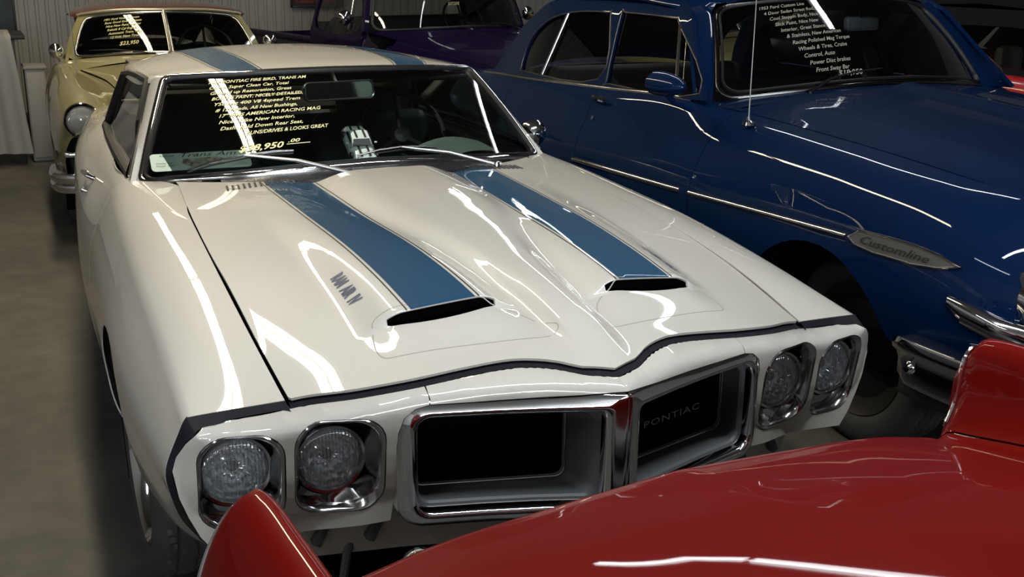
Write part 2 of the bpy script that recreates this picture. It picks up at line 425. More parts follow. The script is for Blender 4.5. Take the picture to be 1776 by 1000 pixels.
def lathe_x(mb, prof, n=40, inv=1):
    """prof (radius, x) about X"""
    V = []; F = []
    for (r, x) in prof:
        for j in range(n):
            t = 2*PI*j/n; V.append((x*inv, r*math.cos(t), r*math.sin(t)))
    for i in range(len(prof)-1):
        for j in range(n): F.append((i*n+j, i*n+(j+1) % n, (i+1)*n+(j+1) % n, (i+1)*n+j))
    return mb.add(V, F)
WHEELS = {}
def wheel(parent, c, R, wd, side, style):
    """side +1: outer face towards +X. wheel part > tyre, rim"""
    key = (R, wd, style)
    o = bpy.data.objects.new('wheel', None); COL.objects.link(o); o.parent = parent; o.location = c; o.empty_display_size = .1
    if side < 0: o.rotation_euler = (0, 0, PI)
    if key in WHEELS:
        for nm, me in WHEELS[key]: p = bpy.data.objects.new(nm, me); COL.objects.link(p); p.parent = o
        return o
    V, F = tyre_mesh(R, wd); t = MB().add(V, F).build('tyre', TIRE, o, angle=40)
    rr = R*.68; mb = MB()
    if style == 'alloy':
        lathe_x(mb, [(rr*.985, -wd*.4), (rr*.9, -wd*.38), (rr*.9, wd*.2), (rr*.93, wd*.36), (rr*.99, wd*.46), (rr*1.03, wd*.505), (rr*1.05, wd*.50), (rr*1.05, wd*.40)])
        rim = mb.build('rim', CHROME, o); mb = MB()
        for i in range(5):
            a = 2*PI*i/5; d = Vector((0, math.cos(a), math.sin(a))); s = Vector((0, -math.sin(a), math.cos(a)))
            q = []
            for rad, w_, x in ((.03, .030, wd*.30), (rr*.5, .026, wd*.24), (rr*.93, .034, wd*.26)):
                q.append([Vector((x, 0, 0))+d*rad+s*w_, Vector((x, 0, 0))+d*rad-s*w_, Vector((x-.03, 0, 0))+d*rad-s*w_, Vector((x-.03, 0, 0))+d*rad+s*w_])
            Vv = [p for r_ in q for p in r_]; Ff = [(0, 1, 2, 3), (11, 10, 9, 8)]
            for r_ in range(2):
                for j in range(4): Ff.append((r_*4+j, r_*4+(j+1) % 4, r_*4+4+(j+1) % 4, r_*4+4+j))
            mb.add(Vv, Ff)
        lathe_x(mb, [(0, wd*.36), (.03, wd*.355), (.055, wd*.3), (.06, wd*.15)])
        sp = mb.build('spokes', GREYP, o)
    else:
        lathe_x(mb, [(rr*1.04, wd*.42), (rr*1.0, wd*.46), (rr*.93, wd*.40), (rr*.75, wd*.30), (rr*.5, wd*.40), (rr*.2, wd*.46), (0, wd*.47)])
        rim = mb.build('hubcap', CHROME if style == 'hub' else BLACK, o)
        mb = MB(); lathe_x(mb, [(rr*1.0, -wd*.4), (rr*.9, -wd*.3), (rr*.2, -wd*.2)]); sp = mb.build('rim', BLACK, o)
    WHEELS[key] = [(x.name.split('.')[0], x.data) for x in (t, rim, sp)]
    return o
def headlamp(parent, c, R, name='headlamp', ring_m=None, ringw=.010, M=None, bulge=.012, hd=.05):
    """round sealed-beam lamp facing -Y: ring > lens, reflector, bulb_shield"""
    ring_m = ring_m or CHROME
    mb = MB(); mb.add(*lathe_vf([(R+ringw*.2, -hd), (R+ringw, -.012), (R+ringw, .0), (R+ringw*.75, .006), (R+ringw*.2, .004), (R-.001, -.004), (R-.001, -.012)], 48))
    o = mb.build(name, ring_m, parent); o.location = c
    if M is not None: o.rotation_euler = M
    mb = MB(); mb.add(*lathe_vf([(R*.999, -.004)]+[(R*math.cos(a), -.004+bulge*math.sin(a)) for a in [PI/2*i/8 for i in range(1, 8)]]+[(.0005, -.004+bulge)], 48)); mb.build('lens', LENS, o)
    mb = MB(); mb.add(*lathe_vf([(R*.985, -.008)]+[(R*(.985-.87*i/9), -.008-(.062*R/.07)*(1-((9-i)/9)**2)) for i in range(1, 10)]+[(.001, -.008-.062*R/.07)], 40)); mb.build('reflector', REFLECTOR, o)
    mb = MB(); mb.add(*lathe_vf([(.0005, -.022), (.012, -.024), (.014, -.034), (.012, -.036)], 20)); mb.build('bulb_shield', CHROMED, o)
    return o

# ================================================================== THE SETTING
def plain(name, V, F, m, **k):
    o = meshobj(name, V, F, m, smooth=False); tag(o, kind='structure'); return o
def concrete():
    m = bpy.data.materials.new('stained_concrete_floor'); m.use_nodes = True; nt = m.node_tree; b = nt.nodes['Principled BSDF']
    tc = nt.nodes.new('ShaderNodeTexCoord'); L = nt.links.new
    n1 = nt.nodes.new('ShaderNodeTexNoise'); n1.inputs['Scale'].default_value = 1.3; n1.inputs['Detail'].default_value = 8; n1.inputs['Roughness'].default_value = .6
    n2 = nt.nodes.new('ShaderNodeTexNoise'); n2.inputs['Scale'].default_value = 9; n2.inputs['Detail'].default_value = 8
    L(tc.outputs['Object'], n1.inputs[0]); L(tc.outputs['Object'], n2.inputs[0])
    r1 = nt.nodes.new('ShaderNodeValToRGB'); r1.color_ramp.elements[0].position = .32; r1.color_ramp.elements[1].position = .68
    r1.color_ramp.elements[0].color = (.036, .034, .031, 1); r1.color_ramp.elements[1].color = (.085, .079, .070, 1)
    r2 = nt.nodes.new('ShaderNodeValToRGB'); r2.color_ramp.elements[0].position = .35; r2.color_ramp.elements[1].position = .65
    r2.color_ramp.elements[0].color = (.75, .75, .75, 1); r2.color_ramp.elements[1].color = (1.1, 1.08, 1.05, 1)
    L(n1.outputs['Fac'], r1.inputs[0]); L(n2.outputs['Fac'], r2.inputs[0])
    mx = nt.nodes.new('ShaderNodeMix'); mx.data_type = 'RGBA'; mx.blend_type = 'MULTIPLY'; mx.inputs[0].default_value = 1
    L(r1.outputs[0], mx.inputs[6]); L(r2.outputs[0], mx.inputs[7]); L(mx.outputs[2], b.inputs['Base Color'])
    b.inputs['Roughness'].default_value = .62
    bp = nt.nodes.new('ShaderNodeBump'); bp.inputs['Strength'].default_value = .12; bp.inputs['Distance'].default_value = .01; L(n2.outputs['Fac'], bp.inputs['Height']); L(bp.outputs[0], b.inputs['Normal'])
    return m
X0, X1, Y0, Y1 = -5.2, 7.5, -9.0, 8.9
CON = concrete(); WALLM = mat('grey_painted_wall', (.27, .25, .23), .8, noise=(2, .3, (.23, .215, .20)))
CEILM = mat('pale_ceiling_board', (.17, .16, .145), .9)
plain('floor', [(X0, Y0, 0), (X1, Y0, 0), (X1, Y1, 0), (X0, Y1, 0), (X0, Y0, -.1), (X1, Y0, -.1), (X1, Y1, -.1), (X0, Y1, -.1)], [(0, 1, 2, 3), (7, 6, 5, 4), (0, 4, 5, 1), (1, 5, 6, 2), (2, 6, 7, 3), (3, 7, 4, 0)], CON)
def wallbox(name, a, b, m):
    (x0, y0, z0), (x1, y1, z1) = a, b
    V = [(x, y, z) for z in (z0, z1) for x, y in ((x0, y0), (x1, y0), (x1, y1), (x0, y1))]
    return plain(name, V, [(3, 2, 1, 0), (4, 5, 6, 7), (0, 1, 5, 4), (1, 2, 6, 5), (2, 3, 7, 6), (3, 0, 4, 7)], m)
wallbox('ceiling', (X0, Y0, CEIL), (X1, Y1, CEIL+.1), CEILM)
wallbox('wall_left', (X0-.1, Y0, 0), (X0, Y1, CEIL), WALLM)
wallbox('wall_right', (X1, Y0, 0), (X1+.1, Y1, CEIL), WALLM)
wallbox('wall_front', (X0, Y0-.1, 0), (X1, Y0, CEIL), WALLM)
# back wall of ribbed sheet: one corrugated mesh
V = []; F = []; n = 0; x = X0; rb = .09
prof = []
while x < X1:
    prof += [(x, 0), (x+rb*.55, 0), (x+rb*.65, -.012), (x+rb*.9, -.012)]; x += rb
prof.append((X1, 0))
for (px, dy) in prof: V += [(px, Y1+dy, 0), (px, Y1+dy, CEIL)]
for i in range(len(prof)-1): F.append((2*i, 2*i+2, 2*i+3, 2*i+1))
k = len(V); V += [(X0, Y1+.1, 0), (X1, Y1+.1, 0), (X1, Y1+.1, CEIL), (X0, Y1+.1, CEIL)]; F.append((k+3, k+2, k+1, k))
plain('wall_back', V, F, mat('grey_ribbed_sheet_wall', (.29, .28, .26), .7, noise=(1.5, .3, (.24, .225, .21))))
bb = MB().box(((X0+X1)/2, Y1-.03, .06), (X1-X0, .02, .12), .004).build('baseboard_back', BLACK); tag(bb, kind='structure')

def ceiling_lamp(x, y, L, w_, rz, watts, warm, label):
    o = empty('ceiling_light', (x, y, CEIL-.01), math.radians(rz), label, 'light', 'long ceiling lights above the cars')
    MB().box((0, 0, -.02), (w_+.06, L+.06, .04), .006).build('housing', mat('white_lamp_housing', (.7, .7, .68), .5), o)
    col = (1.0, .86, .60) if warm > .5 else (.93, .97, 1.0)
    em = mat('glowing_tube_%d' % int(warm*10), (1, 1, 1), .4, emit=col, es=10.0)
    for s in (-1, 1): MB().tube([(s*w_*.26, -L/2+.02, -.062), (s*w_*.26, L/2-.02, -.062)], .017, 10).build('tube', em, o)
    for s in (-1, 1):
        ld = bpy.data.lights.new('ceiling_light_glow', 'AREA'); ld.shape = 'RECTANGLE'; ld.size = w_*.44; ld.size_y = L; ld.energy = watts/2; ld.color = col
        lo = bpy.data.objects.new('lamp_glow', ld); COL.objects.link(lo); lo.parent = o; lo.location = (s*w_*.27, 0, -.09)
    return o
for i, (x, y, L, w_, rz, wt, wm) in enumerate(LAMPS):
    ceiling_lamp(x, y, L, w_, rz, wt, wm, ['warm twin-tube ceiling light above the white car windscreen', 'warm twin-tube ceiling light above the yellow-green car', 'cool twin-tube ceiling light above the blue car', 'cool twin-tube ceiling light above the purple truck', 'added unseen crosswise fill light brightening the white car nose', 'twin-tube ceiling light above the left aisle'][i])

# tall roller-door opening behind the camera that lets daylight in
def daylight(name, cx, w_, z0, z1, watts, col):
    fr_ = MB()
    for c_, d_ in (((cx, Y0+.03, z1), (w_+.16, .08, .08)), ((cx-w_/2-.04, Y0+.03, (z0+z1)/2), (.08, .08, z1-z0)), ((cx+w_/2+.04, Y0+.03, (z0+z1)/2), (.08, .08, z1-z0)), ((cx, Y0+.03, z0), (w_+.16, .08, .08))): fr_.box(c_, d_, .004)
    o = fr_.build(name, mat('white_lamp_housing', (.7, .7, .68), .5)); tag(o, kind='structure')
    sk = MB().add([(cx-w_/2, Y0+.01, z0), (cx+w_/2, Y0+.01, z0), (cx+w_/2, Y0+.01, z1), (cx-w_/2, Y0+.01, z1)], [(0, 1, 2, 3)]).build('sky_pane', mat('overcast_daylight', (.5, .5, .5), .5, emit=col, es=2.0), o)
    n_ = max(2, int(w_/1.1))
    for i in range(1, n_): MB().box((cx-w_/2+w_*i/n_, Y0+.035, (z0+z1)/2), (.05, .05, z1-z0)).build('mullion', mat('white_lamp_housing', (.7, .7, .68), .5), o)
    ld = bpy.data.lights.new('daylight', 'AREA'); ld.shape = 'RECTANGLE'; ld.size = w_; ld.size_y = z1-z0; ld.energy = watts; ld.color = col
    lo = bpy.data.objects.new('daylight', ld); COL.objects.link(lo); lo.location = (cx, Y0+.12, (z0+z1)/2); lo.rotation_euler = (PI/2, 0, 0); lo.parent = None
daylight('window_1', -1.6, 4.4, .9, 2.9, 520, (.86, .94, 1.0))

# ================================================================== WHITE COUPE WITH BLUE STRIPES
CAR = empty('muscle_car', (0, 0, 0), 0, 'white two-door coupe with two blue stripes over hood and roof', 'car')
f_zs = Fn1([-1.1, -.81, -.66, -.47, -.23, .18, .45, .7], [.70, .752, .787, .826, .862, .896, .912, .922])          # seam height
f_xs = Fn1([-1.1, -.81, -.5, -.2, .2, .45, .7], [.62, .636, .646, .646, .634, .618, .600])                      # seam x
f_zc = Fn1([-1.1, -1.02, -.95, -.85, -.7, -.45, -.1, .3, .6], [.755, .789, .816, .842, .868, .893, .922, .948, .955])  # centreline
f_yf = Fn1([0, .06, .12, .2, .3, .38, .5, .634, .83], [-1.012, -.988, -.945, -.912, -.898, -.888, -.860, -.812, -.795])
f_yr = lambda x: .40+.26*(np.abs(x)/.605)**2
def sst(a, b, x): t = np.clip((x-a)/(b-a), 0, 1); return t*t*(3-2*t)
def slot_y(x): return -.690-.095*(.392-np.abs(x))
def hoodz(x, y):
    ax = np.abs(x); zs = f_zs(y); zc = f_zc(y); r = np.clip(ax/.64, 0, 1.3)
    base = zs+(zc-zs)*(1-.52*r-.48*r**2.2)*np.where(r > 1, 0, 1)+np.where(r > 1, (1-r)*.05, 0)
    # centre spine with soft edges, narrowing to the nose
    w = .055+.135*sst(-.95, .35, y); k = .022*sst(-1.05, -.80, y)
    base = base+k*(1-sst(w*.55, w*1.25, ax))-.010*sst(-1.0, -.7, y)*np.exp(-((ax-w*1.25)/.05)**2)
    # air scoop bulges
    cx = .262+.03*sst(-.6, .4, y); win = 1-sst(.085, .195, np.abs(ax-cx))
    A = .034*sst(.42, -.62, y); ys = slot_y(ax)
    drop = sst(ys+.002, ys-.010, y)
    front = .42*(1-sst(ys-.01, ys-.16, y))
    Bz = A*win*(1-drop)+A*win*drop*front
    # fine groove around the scoop insert
    return base+Bz
def hood_fn(u, v): return np.stack([u, v, hoodz(u, v)], -1)
def hood_yf(x): return f_yf(np.abs(x))
def edge_z(x, y):  # front-edge roll down
    return 0
# hood panel ---------------------------------------------------------
xs_f = .628
out = [(x, float(hood_yf(x)[0])) for x in np.linspace(-xs_f, xs_f, 61)]
ysd = np.linspace(-.805, .62, 24)
out += [(float(f_xs(y)[0])-.004, y) for y in ysd]
out += [(x, float(f_yr(x))) for x in np.linspace(.602, -.602, 41)]
out += [(-float(f_xs(y)[0])+.004, y) for y in ysd[::-1]]
def slot_poly(sg):
    top = [(x, float(slot_y(x))) for x in np.linspace(.140, .384, 17)]
    bot = [(x, float(slot_y(x))-.027*math.sin(PI*min(1, max(0, (x-.132)/.260)))**.6) for x in np.linspace(.384, .140, 17)]
    return [(sg*a, b) for a, b in top+bot]
HOOD = patch('hood', hood_fn, out, WHITE, CAR, holes=[slot_poly(1), slot_poly(-1)], h=.016, th=.006, ref=(0, 0, 1))
for sg in (-1, 1):
    # dark duct behind the slot
    lp = slot_poly(sg); L1 = [(a, b, float(hoodz(np.array([a]), np.array([b]))[0])-.006) for a, b in lp]
    L2 = [(a, b+.03, z-.035) for a, b, z in L1]
    o = loft('scoop_opening', [L1, L2], VOID, HOOD, cap1=True)
    # outline groove of the scoop insert
    ring = smooth_poly([(.050, -.848), (.075, -.800), (.112, -.742), (.20, -.700), (.32, -.672), (.398, -.664), (.418, -.70), (.430, -.755), (.425, -.788), (.40, -.800), (.30, -.822), (.20, -.846), (.12, -.862), (.075, -.866)], 6)
    P, N = on_fn(hood_fn, [(sg*a, b) for a, b in ring], (0, 0, 1))
    strip_on('scoop_insert_seam', P, N, .0028, .0004, mat('grey_seam_gap_line', (.30, .29, .26), .6), HOOD, closed=True, n=3, off=.0003)  # thin grey line marks the gap around the insert
    # louvre slots near the windscreen
    for i in range(15):
        x = .485-.0165*i; y = .462+.03*(x/.485)
        for a in (0,):
            pts = [(sg*x, y-.044), (sg*(x-.007), y+.010)]
            P, N = on_fn(hood_fn, pts, (0, 0, 1))
            P = np.array(P)+np.array(N)*.001
            m_ = MB(); s = Vector((1, 0, 0))
            V = []
            for p, n_ in zip(P, N): p = Vector(p); n_ = Vector(n_); V += [p-s*.0034, p+s*.0034, p+s*.0034+n_*.0012, p-s*.0034+n_*.0012]
            m_.add(V, [(0, 1, 2, 3), (7, 6, 5, 4), (0, 4, 5, 1), (1, 5, 6, 2), (2, 6, 7, 3), (3, 7, 4, 0)]).build('louvre_slot', BLACK, HOOD, smooth=False)
# stripes -------------------------------------------------------------
f_si = Fn1([-.74, -.4, .1, .6], [.182, .194, .220, .236]); f_so = Fn1([-.74, -.4, .1, .6], [.328, .338, .358, .374])
def stripe(name, fi, fo, m, fn, y0f, y1f, parent, sg, off, refv=(0, 0, 1), h=.014):
    ys = np.linspace(0, 1, 40); A = []; B = []
    for t in ys:
        ya = y0f(.26)+(y1f(.28)-y0f(.26))*t; a = fi(ya); b = fo(ya)
        ya_ = y0f(a)+(y1f(a)-y0f(a))*t; yb_ = y0f(b)+(y1f(b)-y0f(b))*t
        A.append((sg*a, ya_)); B.append((sg*b, yb_))
    return patch(name, fn, A+B[::-1], m, parent, h=h, th=.0, ref=refv, offset=off)
f1 = lambda F_, d: (lambda y: float(F_(y)[0])+d)
for sg in (-1, 1):
    y0f = lambda x: float(slot_y(x))+.0015; y1f = lambda x: float(f_yr(x))-.003
    stripe('stripe', f1(f_si, 0), f1(f_so, 0), STRIPE, hood_fn, y0f, y1f, HOOD, sg, .0009)
    for a, b in ((-.0105, -.0075), (.0075, .0105)):
        fi, fo = (f1(f_si, a), f1(f_si, b)) if a < 0 else (f1(f_so, a), f1(f_so, b))
        stripe('pinstripe', fi, fo, BLACK, hood_fn, y0f, y1f, HOOD, sg, .0009, h=.01)
def hood_text(a, b):   # text x runs towards the nose, text up runs to the car's centre
    return hood_fn(-.424+b, -.408-a)
text_mesh('hood_lettering', 'RAM  AIR  IV', hood_text, .040, DECAL, HOOD, off=.0012, sx=.70, bold=.0018, ref=(0, 0, 1))
def hood_text2(a, b): return hood_fn(.424-b, -.60+a)
text_mesh('hood_lettering', 'RAM  AIR  IV', hood_text2, .040, DECAL, HOOD, off=.0012, sx=.70, bold=.0018, ref=(0, 0, 1))

# body side net (right half, x>0), mirrored for the left ----------------
S = [
 [(.640, -.812, .750), (.75, -.803, .745), (.812, -.797, .742), (.832, -.792, .737), (.856, -.797, .695), (.877, -.802, .642), (.869, -.782, .575), (.848, -.755, .505), (.812, -.727, .440), (.780, -.715, .405)],
 [(.648, -.62, .796), (.745, -.62, .788), (.808, -.62, .777), (.828, -.62, .764), (.856, -.62, .722), (.885, -.62, .655), (.884, -.62, .575), (.868, -.62, .490), (.838, -.62, .42), (.80, -.62, .38)],
 [(.650, -.35, .843), (.742, -.35, .832), (.802, -.35, .818), (.824, -.35, .802), (.852, -.35, .758), (.892, -.35, .675), (.900, -.35, .575), (.888, -.35, .475), (.862, -.35, .39), (.82, -.35, .33)],
 [(.644, -.05, .878), (.735, -.05, .866), (.796, -.05, .852), (.820, -.05, .835), (.848, -.05, .790), (.892, -.05, .695), (.905, -.05, .58), (.896, -.05, .465), (.872, -.05, .36), (.83, -.05, .29)],
 [(.630, .28, .901), (.72, .28, .890), (.780, .28, .877), (.806, .28, .860), (.836, .28, .812), (.878, .28, .71), (.892, .28, .58), (.884, .28, .455), (.862, .28, .33), (.82, .28, .24)],
 [(.606, .64, .918), (.70, .64, .910), (.758, .64, .900), (.786, .64, .884), (.818, .64, .838), (.862, .64, .725), (.878, .64, .58), (.870, .64, .44), (.850, .64, .31), (.81, .64, .22)],
 [(.725, .86, .915), (.735, .86, .912), (.752, .86, .905), (.770, .86, .890), (.803, .86, .845), (.850, .86, .74), (.872, .86, .58), (.864, .86, .44), (.845, .86, .30), (.80, .86, .21)],
 [(.718, 1.30, .918), (.728, 1.30, .915), (.742, 1.30, .908), (.760, 1.30, .892), (.795, 1.30, .852), (.842, 1.30, .765), (.862, 1.30, .58), (.855, 1.30, .43), (.835, 1.30, .30), (.79, 1.30, .21)],
 [(.700, 1.62, .92), (.710, 1.62, .917), (.724, 1.62, .91), (.744, 1.62, .895), (.782, 1.62, .862), (.822, 1.62, .785), (.840, 1.62, .62), (.835, 1.62, .46), (.818, 1.62, .30), (.78, 1.62, .22)],
 [(.655, 2.05, .93), (.675, 2.05, .926), (.695, 2.05, .918), (.715, 2.05, .905), (.752, 2.05, .88), (.790, 2.05, .80), (.806, 2.05, .65), (.80, 2.05, .50), (.79, 2.05, .36), (.76, 2.05, .26)],
 [(.58, 2.45, .915), (.62, 2.45, .913), (.65, 2.45, .905), (.68, 2.45, .893), (.712, 2.45, .865), (.752, 2.45, .79), (.775, 2.45, .66), (.775, 2.45, .52), (.77, 2.45, .40), (.74, 2.45, .30)],
 [(.52, 2.9, .885), (.56, 2.9, .883), (.60, 2.9, .876), (.63, 2.9, .865), (.662, 2.9, .835), (.70, 2.9, .76), (.725, 2.9, .65), (.725, 2.9, .52), (.71, 2.9, .42), (.68, 2.9, .34)],
 [(.50, 3.25, .845), (.54, 3.25, .843), (.57, 3.25, .836), (.60, 3.25, .825), (.628, 3.25, .79), (.66, 3.25, .72), (.675, 3.25, .63), (.67, 3.25, .52), (.65, 3.25, .44), (.62, 3.25, .38)],
]
for r_ in S:
    c_ = np.array(r_[3]); r_[2] = tuple(c_+(np.array(r_[2])-c_)*.6); r_[4] = tuple(c_+(np.array(r_[4])-c_)*.62)
SIDE = Net(S)
def arch(cy, cz, r, n=26, bottom=.0):
    return [(cy+r*math.cos(a), cz+r*math.sin(a)) for a in np.linspace(-.55, PI+.55, n)]
def sgn0(L_, sg): return [(sg*p[0], p[1], p[2]) for p in L_]
sA = lambda s_, t_: SIDE.mi(s_, t_)
def side_outline(s0, s1, t0=0, t1=9, g=.002):
    a = [(SIDE.mi(s, 0)[0], SIDE.mi(0, t0)[1]) for s in np.linspace(s0, s1, 8)]
    b = [(SIDE.mi(s, 0)[0], SIDE.mi(0, t1)[1]) for s in np.linspace(s1, s0, 8)]
    a = [(p+(g if i == 0 else -g if i == 7 else 0), q) for i, (p, q) in enumerate(a)]; b = [(p+(-g if i == 0 else g if i == 7 else 0), q) for i, (p, q) in enumerate(b)]
    return a+b
fa = net_inverse(SIDE, arch(0.0, .315, .365)); ra = net_inverse(SIDE, arch(2.42, .315, .345))
def hole_down(h_):  # extend the arch polygon beyond the lower edge
    q0, q1 = h_[0], h_[-1]; L = SIDE.lt+.1; return list(h_)+[(q1[0], L), (q0[0], L)]
for mir in (True, False):
    fe = patch('front_fender', SIDE.met, side_outline(0, 5.65), WHITE, CAR, holes=[hole_down(fa)], h=.018, th=.004, ref=(1, 0, .5), mirror=mir)
    dr = patch('door', SIDE.met, side_outline(5.65, 8.0), WHITE, CAR, h=.022, th=.004, ref=(1, 0, .2), mirror=mir)
    qt = patch('quarter_panel', SIDE.met, side_outline(8.0, 12), WHITE, CAR, holes=[hole_down(ra)], h=.025, th=.004, ref=(1, 0, .2), mirror=mir)
    sg = -1 if mir else 1
    # door handle: pull with button
    q_ = net_inverse(SIDE, [(1.20, .850), (1.34, .842), (1.27, .80)]); P_, N_ = on_fn(SIDE.met, q_, (1, 0, 0)); pa, pb, pl_ = [Vector(p) for p in P_]; nn = Vector(N_[0])
    hb = MB(); hb.tube(sgn0([pa+nn*.002, pa+nn*.022, (pa+pb)/2+nn*.030, pb+nn*.022, pb+nn*.002], sg), [.014, .012, .010, .010, .012], 10, flat=.7)
    hb.build('door_handle', CHROME, dr)
    lk = MB().tube(sgn0([pl_, pl_+nn*.010], sg), .010, 12).build('door_lock', CHROME, dr)
    # inner arch: dark liner behind the wheel
    for (hh, yc) in ((arch(0, .315, .365)[:-8], 0), (arch(2.42, .315, .345), 2.42)):
        L1 = [(sg*.85, a, b) for a, b in hh]; L2 = [(sg*.50, a, b) for a, b in hh]
        if yc > 1: L1 = [(sg*.74, a, b) for a, b in hh]; L2 = [(sg*.42, a, b) for a, b in hh]
        loft('wheel_well', [L1, L2], VOID, CAR, closed=False)
# front end seal between fenders/hood and the nose panel ----------------
def zf0(x): x = np.abs(x); return np.where(x < .634, hoodz(np.minimum(x, .634), f_yf(np.minimum(x, .634))), np.interp(x, [.634, .75, .812, .832], [.750, .745, .742, .737]))
_zx = np.array([0, .03, .06, .09, .12, .16, .2, .25, .3, .38, .46, .54, .60, .68, .75, .812, .832]); _zf = Fn1(_zx, zf0(_zx), False)
def zf_(x): return _zf(np.abs(x))
f_face = Fn1([0, .1, .2, .3, .40, .45, .55, .65, .75, .83, .866, .9], [-1.05, -1.012, -.975, -.945, -.918, -.908, -.888, -.868, -.848, -.825, -.806, -.78])
def nose_y(x, z):
    ax = np.abs(x); zt = zf_(ax)-.015; yt = f_yf(np.minimum(ax, .83))-.017; yc = f_face(ax)
    prof = np.interp(z, [.40, .44, .48, .52, .56, .60, .66, .70, .73, .80], [.125, .085, .050, .024, .008, .0, -.006, -.014, -.018, -.02])
    yb = yc+prof; d = np.clip((zt-z)/.032, 0, 1); s_ = np.sqrt(np.clip(1-(1-d)**2, 0, 1))
    s_ = np.where(ax > .80, np.minimum(1, s_+(ax-.80)/.05), s_)
    return yt*(1-s_)+np.minimum(yb, yt)*s_
def nose_fn(u, v): return np.stack([u, nose_y(u, v), v], -1)
def nose_pt(x, z): return float(nose_y(np.array([x]), np.array([z]))[0])
HL = [(.553, .620, .089, .110, .560), (.741, .604, .083, .108, .746)]
NB = [(.452, .484), (.50, .478), (.566, .471), (.66, .463), (.74, .455), (.795, .450)]
oc = [(.383, .7475)]+[(.41, .741), (.432, .722), (.442, .69), (.446, .60), (.446, .52)]+NB
oc += [(.822, .488), (.842, .535), (.857, .58), (.866, .640), (.858, .672), (.842, .700), (.825, .718), (.809, .726)]
oc += [(x, float(zf_(np.array([x]))[0])-.015) for x in np.linspace(.80, .3795, 24)]
cc = [(x, float(zf_(np.array([x]))[0])-.015) for x in np.linspace(-.3765, .3765, 50)]
cc += [(.380, .748), (.34, .7485), (.30, .749), (.2, .752), (.1, .756), (.03, .760), (0, .761), (-.03, .760), (-.1, .756), (-.2, .752), (-.3, .749), (-.34, .7485), (-.380, .748)]
NOSEC = patch('nose_centre_panel', nose_fn, cc, WHITE, CAR, h=.012, th=.004, ref=(0, -1, .3))
for mir in (True, False):
    sg = -1 if mir else 1
    holes = [rrect(cx-w_, cx+w_, cz-h_, cz+h_, .055, 6) for cx, cz, w_, h_, lx in HL]
    BZ = patch('headlamp_bezel', nose_fn, oc, WHITE, CAR, holes=holes, h=.012, th=.005, ref=(0, -1, 0), mirror=mir)
    for cx, cz, w_, h_, lx in HL:
        L0 = rrect(cx-w_, cx+w_, cz-h_, cz+h_, .055, 6)
        def lp(dw, dy, fy=None, r=.055):
            q = rrect(cx-w_+dw, cx+w_-dw, cz-h_+dw, cz+h_-dw, r, 6)
            return [(sg*a, (nose_pt(a0, b0)+dy) if fy is None else fy, b) for (a, b), (a0, b0) in zip(q, L0)]
        yl = -.838 if lx < .65 else -.806; zl = .621 if lx < .65 else .616
        circ = []
        for (a, b) in L0:
            an = math.atan2(b-zl, a-lx); circ.append((sg*(lx+.079*math.cos(an)), yl+.004, zl+.079*math.sin(an)))
        circ2 = [(sg*lx+(c_[0]-sg*lx)*.99, c_[1]+.05, zl+(c_[2]-zl)*.99) for c_ in circ]
        loft('headlamp_surround', [lp(-.001, .004), lp(.003, -.0015), lp(.009, .004), lp(.012, .022), circ, circ2], CHROMED, BZ, smooth_angle=50)
        lw = [(sg*lx+(c_[0]-sg*lx)*1.0, c_[1]+.03, c_[2]) for c_ in circ]
        headlamp(CAR, (sg*lx, yl, zl), .0655, ring_m=CHROMED, ringw=.010, hd=.045)
# rubber seal strips
xs_ = np.linspace(-.632, .632, 90)
A = [(x, float(hood_yf(x)[0])+.010, float(hoodz(np.array([x]), hood_yf(x)+.010)[0])-.012) for x in xs_]
B = [(x, float(hood_yf(x)[0])-.014, float(zf_(np.array([x]))[0])-.015) for x in xs_]
C_ = [(x, y+.03, z-.04) for x, y, z in B]
loft('hood_front_gap', [A, B, C_], DARK, CAR, closed=False)
for mir in (True, False):
    sg = -1 if mir else 1
    e = [S[0][i] for i in range(0, 9)]; e = smooth_poly(e, 5, closed=False)
    inner = smooth_poly([(.636, float(zf_(np.array([.636]))[0])-.016), (.75, .730), (.809, .726), (.825, .718), (.843, .698), (.866, .640), (.857, .58), (.837, .52), (.795, .450)], 5, closed=False)
    A = [(sg*x, y-.001, z) for x, y, z in e]; B = [(sg*a, nose_pt(a, b)+.004, b) for a, b in inner]
    # raised dark gasket
    loft('front_gasket', [[(x-sg*.004, y+.03, z-.004) for x, y, z in A], A, B, [(x-sg*.01, y+.03, z) for x, y, z in B]], DARK, CAR, closed=False)
